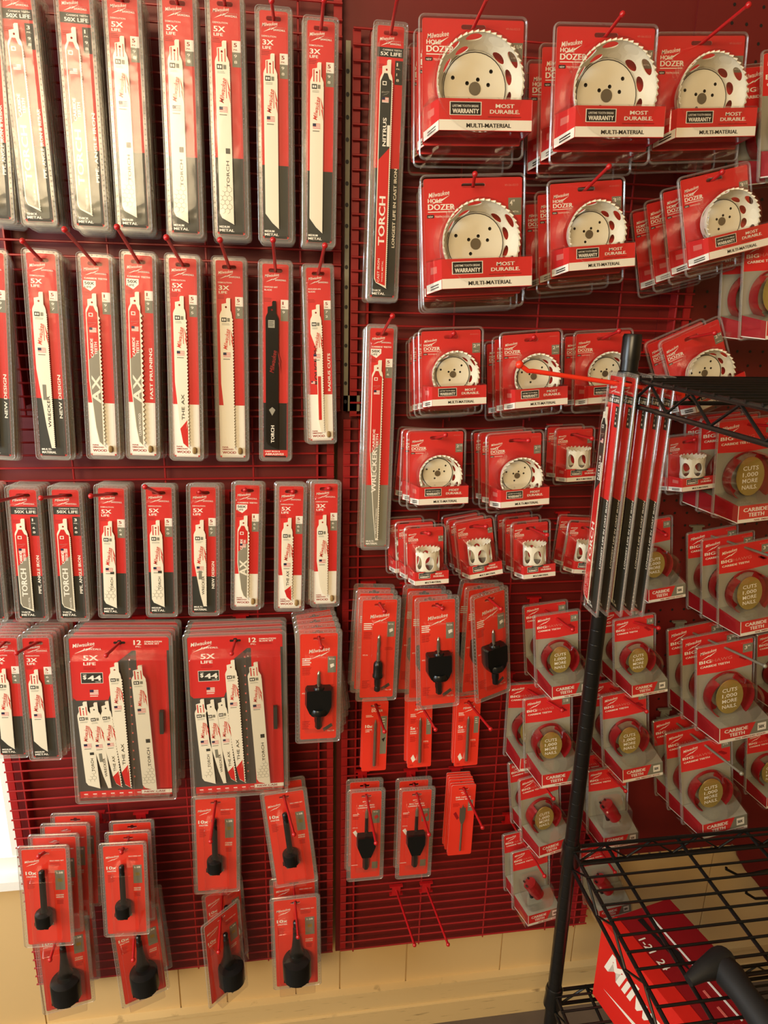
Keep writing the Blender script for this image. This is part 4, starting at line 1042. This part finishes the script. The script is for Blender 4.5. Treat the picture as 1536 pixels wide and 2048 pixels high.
def bh(k, d, where, t, b, n, o, g, tip=None, **kw): stack(k, d, where, t, b, n, o, g, tip, group=BH, **kw)
bh('bh2', 'grey-red gold-disc hole saw pack', 'hook left of shelf post, highest', (1113, 1227), (1115, 1362), 2, .11, .053, (1145, 1259))
bh('bh2', 'grey-red gold-disc hole saw pack', 'hook left of shelf post, second', (1095, 1393), (1096, 1530), 2, .11, .053, (1128, 1420), rstep=5)
bh('bh2', 'grey-red gold-disc hole saw pack', 'hook left of shelf post, third', (1078, 1550), (1082, 1668), 2, .11, .053, (1107, 1597), yaw=8)
bh('bh1', 'grey card with slanted red saw', 'hook left of shelf post, lowest', (1060, 1697), (1062, 1805), 2, .11, .050, (1089, 1752), yaw=6)
bh('bh2', 'grey-red gold-disc hole saw pack', 'hook right of shelf post, highest', (1268, 1235), (1268, 1360), 2, .11, .053, (1317, 1256))
bh('bh2', 'grey-red gold-disc hole saw pack', 'hook right of shelf post, second', (1248, 1385), (1251, 1519), 2, .11, .053, (1293, 1423))
bh('bh1', 'grey card with slanted red saw', 'hook right of shelf post, third', (1215, 1537), (1213, 1655), 2, .10, .050, (1251, 1582))
bh('bh1', 'grey card with slanted red saw', 'hook behind the lower wire shelf', (1197, 1690), (1204, 1795), 1, .08, .050, None)
bh('bh3', 'large gold-disc hole saw pack', 'pegboard hook at right middle', (1450, 1286), (1447, 1444), 3, .142, .047, (1530, 1332), hm='galv')
bh('bh25', 'grey-red gold-disc hole saw pack', 'lower right pegboard hook', (1410, 1482), (1414, 1631), 3, .14, .047, (1483, 1547), hm='galv')
bh('bh3', 'large gold-disc hole saw pack', 'pegboard hook right of long packs', (1490, 1086), (1487, 1240), 3, .142, .047, None, hm='galv')
bh('bh3', 'large gold-disc hole saw pack', 'pegboard hook under black shelf', (1497, 838), (1482, 1022), 3, .142, .047, None)
bh('bh2', 'small dim hole saw pack', 'hook behind the long packs', (1300, 1040), (1300, 1176), 1, .06, .050, (1332, 1070))
bh('bh2', 'grey-red hole saw pack', 'photo-edge hook, lower right', (1532, 1462), (1527, 1575), 2, .10, .050, None)
bh('bh2', 'dim grey-red hole saw pack', 'photo-edge hook, right middle', (1555, 1262), (1552, 1390), 1, .06, .050, None)
bh('bh3', 'large grey-edged hole saw pack', 'photo-edge hook, upper right', (1548, 470), (1536, 668), 2, .17, .050, None)
bh('bh3', 'large grey-edged hole saw pack', 'photo-edge hook, top right', (1596, 100), (1584, 350), 2, .17, .050, None)
# two empty hooks at the foot of the right panel
for (bx, by), (tx, ty), lb in (((792, 1779), (829, 1890), 'left of two empty red peg hooks near the bottom of the right wire panel'),
                               ((852, 1773), (896, 1889), 'right of two empty red peg hooks near the bottom of the right wire panel')):
    b = at(bx, by, 0); best = min((at(tx, ty, .05+k*.003) for k in range(40)), key=lambda P: abs(P.x-b.x)+abs(P.z-b.z+.006))
    hook(b, best, lb)
# ------------------------------------------------------------------ black wire rack
def rack():
    PX, PY = at(1190, 1300, .205).x, -.205
    W, Dp = .90, .62
    r = root('wire_rack'); r.location = (PX, PY, 0); tag(r, 'black wire shelving rack with round posts standing in front of the pegboard', 'shelving')
    zs = [at(1085, 1992, .205).z+.01, at(1130, 1700, .205).z+.005, at(1340, 757, .205).z]
    ztop = at(1272, 668, .205).z
    for dx, dy in ((0, 0), (W, 0), (0, -Dp), (W, -Dp)):
        m = MB(1); m.lathe([(.0115, .02), (.0127, .03), (.0127, ztop-.035)], 'rack', 20, dx, 0, 'z', dy)
        z = .3
        while z < ztop-.06:
            m.lathe([(.0128, z), (.0124, z+.001), (.0128, z+.002)], 'rack', 20, dx, 0, 'z', dy, False); z += .0254
        p = m.build('post', r)
        c = MB(1); c.lathe([(.0137, ztop-.036), (.0137, ztop-.004), (.012, ztop)], 'rack', 20, dx, 0, 'z', dy); c.build('post_cap', p)
        c = MB(1); c.lathe([(.013, 0), (.016, .004), (.013, .02)], 'rack', 16, dx, 0, 'z', dy); c.build('foot', p)
        for z in zs:
            c = MB(1); c.lathe([(.0165, z-.036), (.0175, z-.034), (.0155, z-.004), (.0165, z+.002), (.0145, z+.010), (.0128, z+.011)], 'rack', 20, dx, 0, 'z', dy); c.build('collar', p)
    for z in zs:
        m = MB(1); R = .0028; R2 = .0022; hb = .036
        e = .018
        for (a, b) in (((e, 0), (W-e, 0)), ((e, -Dp), (W-e, -Dp)), ((0, -e), (0, -Dp+e)), ((W, -e), (W, -Dp+e))):
            A, B = Vector((a[0], a[1], 0)), Vector((b[0], b[1], 0))
            for zz in (z, z-hb): m.tube([A+Vector((0, 0, zz)), B+Vector((0, 0, zz))], .0034, 'rack', 8)
            n = int((B-A).length/.045); pts = [A+(B-A)*i/n+Vector((0, 0, z-.002 if i % 2 else z-hb+.002)) for i in range(n+1)]
            m.tube(pts, R2, 'rack', 6)
        m.build('shelf_frame', r)
        g = MB(1)
        y = -.016
        while y > -Dp+.01: g.tube([(-.004, y, z+.003), (W+.004, y, z+.003)], R2, 'rack', 6); y -= .0285
        x = .066
        while x < W: g.tube([(x, .004, z-.002), (x, -Dp-.004, z-.002)], .0032, 'rack', 8); x += .138
        g.build('shelf_wires', r)
    return PX, PY, zs, W, Dp
PX, PY, ZS, RW, RD = rack()
# hook fastened to the rack, carrying long packs turned sideways
def side_hook():
    P0 = at(1236, 767, .225); xe = PX+.005
    tip = at(1039, 729, .225); tip2 = at(1056, 742, .225)
    h = root('rack_hook'); h.location = (xe, -.225, P0.z-.008); tag(h, 'bright red hook sticking out sideways from the black rack toward the left', 'hook')
    o = h.location
    base = Vector((P0.x+.100, -.225, P0.z-.014))
    a = MB(1); a.tube([base-o, P0-o, tip2+Vector((.006, 0, -.0))-o, tip2-o, tip-o], .0033, 'hookarm', 12); a.build('arm', h)
    b = MB(1); b.sphere(tip-o, .0058, 'hookarm'); b.build('tip_ball', h)
    c = MB(1); q = base-o; c.box(q.x-.002, q.x+.003, -.004, .004, q.z-.006, q.z+.008, 'hookarm'); c.build('clip', h)
    top = at(1233, 752, .225); bot = at(1162, 1222, .225)
    L = (top.z-bot.z); sc = L/(K12*.001)*.985
    print('side scale', sc)
    xs = [top.x, top.x+.019, top.x+.041, top.x+.060, top.x+.077]
    for i, x in enumerate(xs):
        r = dup(PROTO['b12nit'])
        r.location = (x, -.227, top.z-.009*sc-.001*i); r.scale = (sc*1.0,)*3
        r.rotation_euler = (0, math.radians((-.6, .4, -.2, .5, 0)[i]), math.radians(-90+(0, 2, -2, 1, -1)[i]))
        tag(r, 'long cast iron blade pack turned sideways on the rack hook, %s from left' % N[i], 'package', 'long blade packs hung from the black rack')
side_hook()
# ------------------------------------------------------------------ red carton on the lowest shelf
def carton():
    zb = ZS[0]+.006; zt = CZ-1.075
    A = atz(1206, 1842, zt); Bc = atz(1338, 1797, zt); Cn = atz(1370, 2046, zt)
    u = (Bc-A); u.z = 0; wd = u.length; u.normalize()
    v = (Cn-A); v.z = 0; v.normalize(); ln = .42
    r = root('tool_carton'); r.location = (A.x, A.y, zb); r.rotation_euler = (0, 0, math.atan2(u.y, u.x)); tag(r, 'red cardboard tool carton standing on the lowest rack shelf', 'carton')
    print('carton', A, Bc, wd, zt-zb, 'v', v)
    wd = min(wd, .2); H = zt-zb; k = 1
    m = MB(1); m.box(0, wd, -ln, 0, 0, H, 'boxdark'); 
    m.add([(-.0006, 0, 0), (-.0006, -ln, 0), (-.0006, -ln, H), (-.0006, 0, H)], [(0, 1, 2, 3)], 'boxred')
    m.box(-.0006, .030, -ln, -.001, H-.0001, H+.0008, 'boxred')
    m.box(wd*.58, wd*.60, -ln*.55, -.001, H, H+.0012, 'frame')
    m.build('carton_box', r)
    # logo on the left face
    pl = MB(1); pr = Print(pl, 0, 0, 0, 0)
    vs, fs, W = text_geo('Milwaukee', .035, .35); w2 = .27; sx = w2/W; sy = .062
    ca, sa = math.cos(.10), math.sin(.10)
    pl.add([(-.0012, -(.02+a*sx), H*.52+a*sx*sa*0+b*sy) for a, b in vs], fs, 'white')
    bolt = [(.02, -.22), (.50, -.075), (.47, -.13), (.98, .015), (.52, -.19), (.55, -.135)]
    tr = tessellate_polygon([[Vector((a, b, 0)) for a, b in bolt]])
    pl.add([(-.0012, -(.02+a*w2), H*.48+b*w2*.7) for a, b in bolt], [tuple(t) for t in tr], 'white')
    for st, y, s in (('24', -.10, .020), ('1-21', -.055, .02)):
        vs, fs, W = text_geo(st, .02, 0)
        pl.add([(.034+b*s, y+.0-a*s, H+.0012) for a, b in vs], fs, 'white')
    for i in range(7):
        pl.box(wd*.45, wd*.45+.004, -.19-i*.03, -.17-i*.03, H+.0002, H+.0012, 'pink')
    # dark tool picture on the top flap
    pts = [(wd*.40, -.020), (wd*.48, -.020), (wd*.47, -.06), (wd*.56, -.10), (wd*.50, -.135), (wd*.44, -.10)]
    pl.add([(a, b, H+.0011) for a, b in pts], [tuple(range(6))], 'black')
    pl.build('printing', r)
    d = MB(1); d.box(wd, wd+.010, -.14, -.03, H*.2, H*.9, 'clear'); d.build('plastic_window', r)
carton()
# black rubber tool lying on the lower shelf
def tool():
    z = ZS[1]+.028
    p0 = atz(1440, 1925, z); p1 = atz(1545, 2065, z)
    r = root('rubber_handle_tool'); r.location = (p0.x, p0.y, z); tag(r, 'black rubber-covered tool with angled head lying on the lower wire shelf', 'tool')
    d = (p1-p0).normalized()
    m = MB(1); m.tube([Vector((0, 0, 0)), d*.02, d*.05, d*.12, d*.19, d*.26], [.016, .021, .018, .021, .019, .021], 'rubber', 18); m.build('grip', r)
    q = atz(1378, 1955, z)-p0; q2 = atz(1448, 1915, z)-p0
    h = MB(1); h.tube([q+Vector((0, 0, -.006)), q*.6+Vector((0, 0, 0)), Vector((0, 0, 0)), q2*1.2], [.008, .013, .020, .016], 'rubber', 14); h.build('head', r)
tool()
# two dark curved hooks behind the shelf
for i, (a, b, c, d) in enumerate((((1452, 1738), (1475, 1750), (1500, 1748), (1560, 1735)), ((1492, 1786), (1510, 1797), (1540, 1796), (1600, 1785)))):
    P = [at(*p, .05) for p in (a, b, c, d)]
    m = MB(1); m.tube([P[0]+Vector((0, 0, .004)), P[0], P[1], P[2], P[3], P[3]+Vector((.05, .03, 0))], [.003]*6, 'blacksteel', 8)
    tag(m.build('wall_hook'), '%s of two dark curved hooks against the cream wall at lower right' % ('upper', 'lower')[i], 'hook')
bpy.context.view_layer.update()
print('OBJECTS', len(bpy.data.objects))
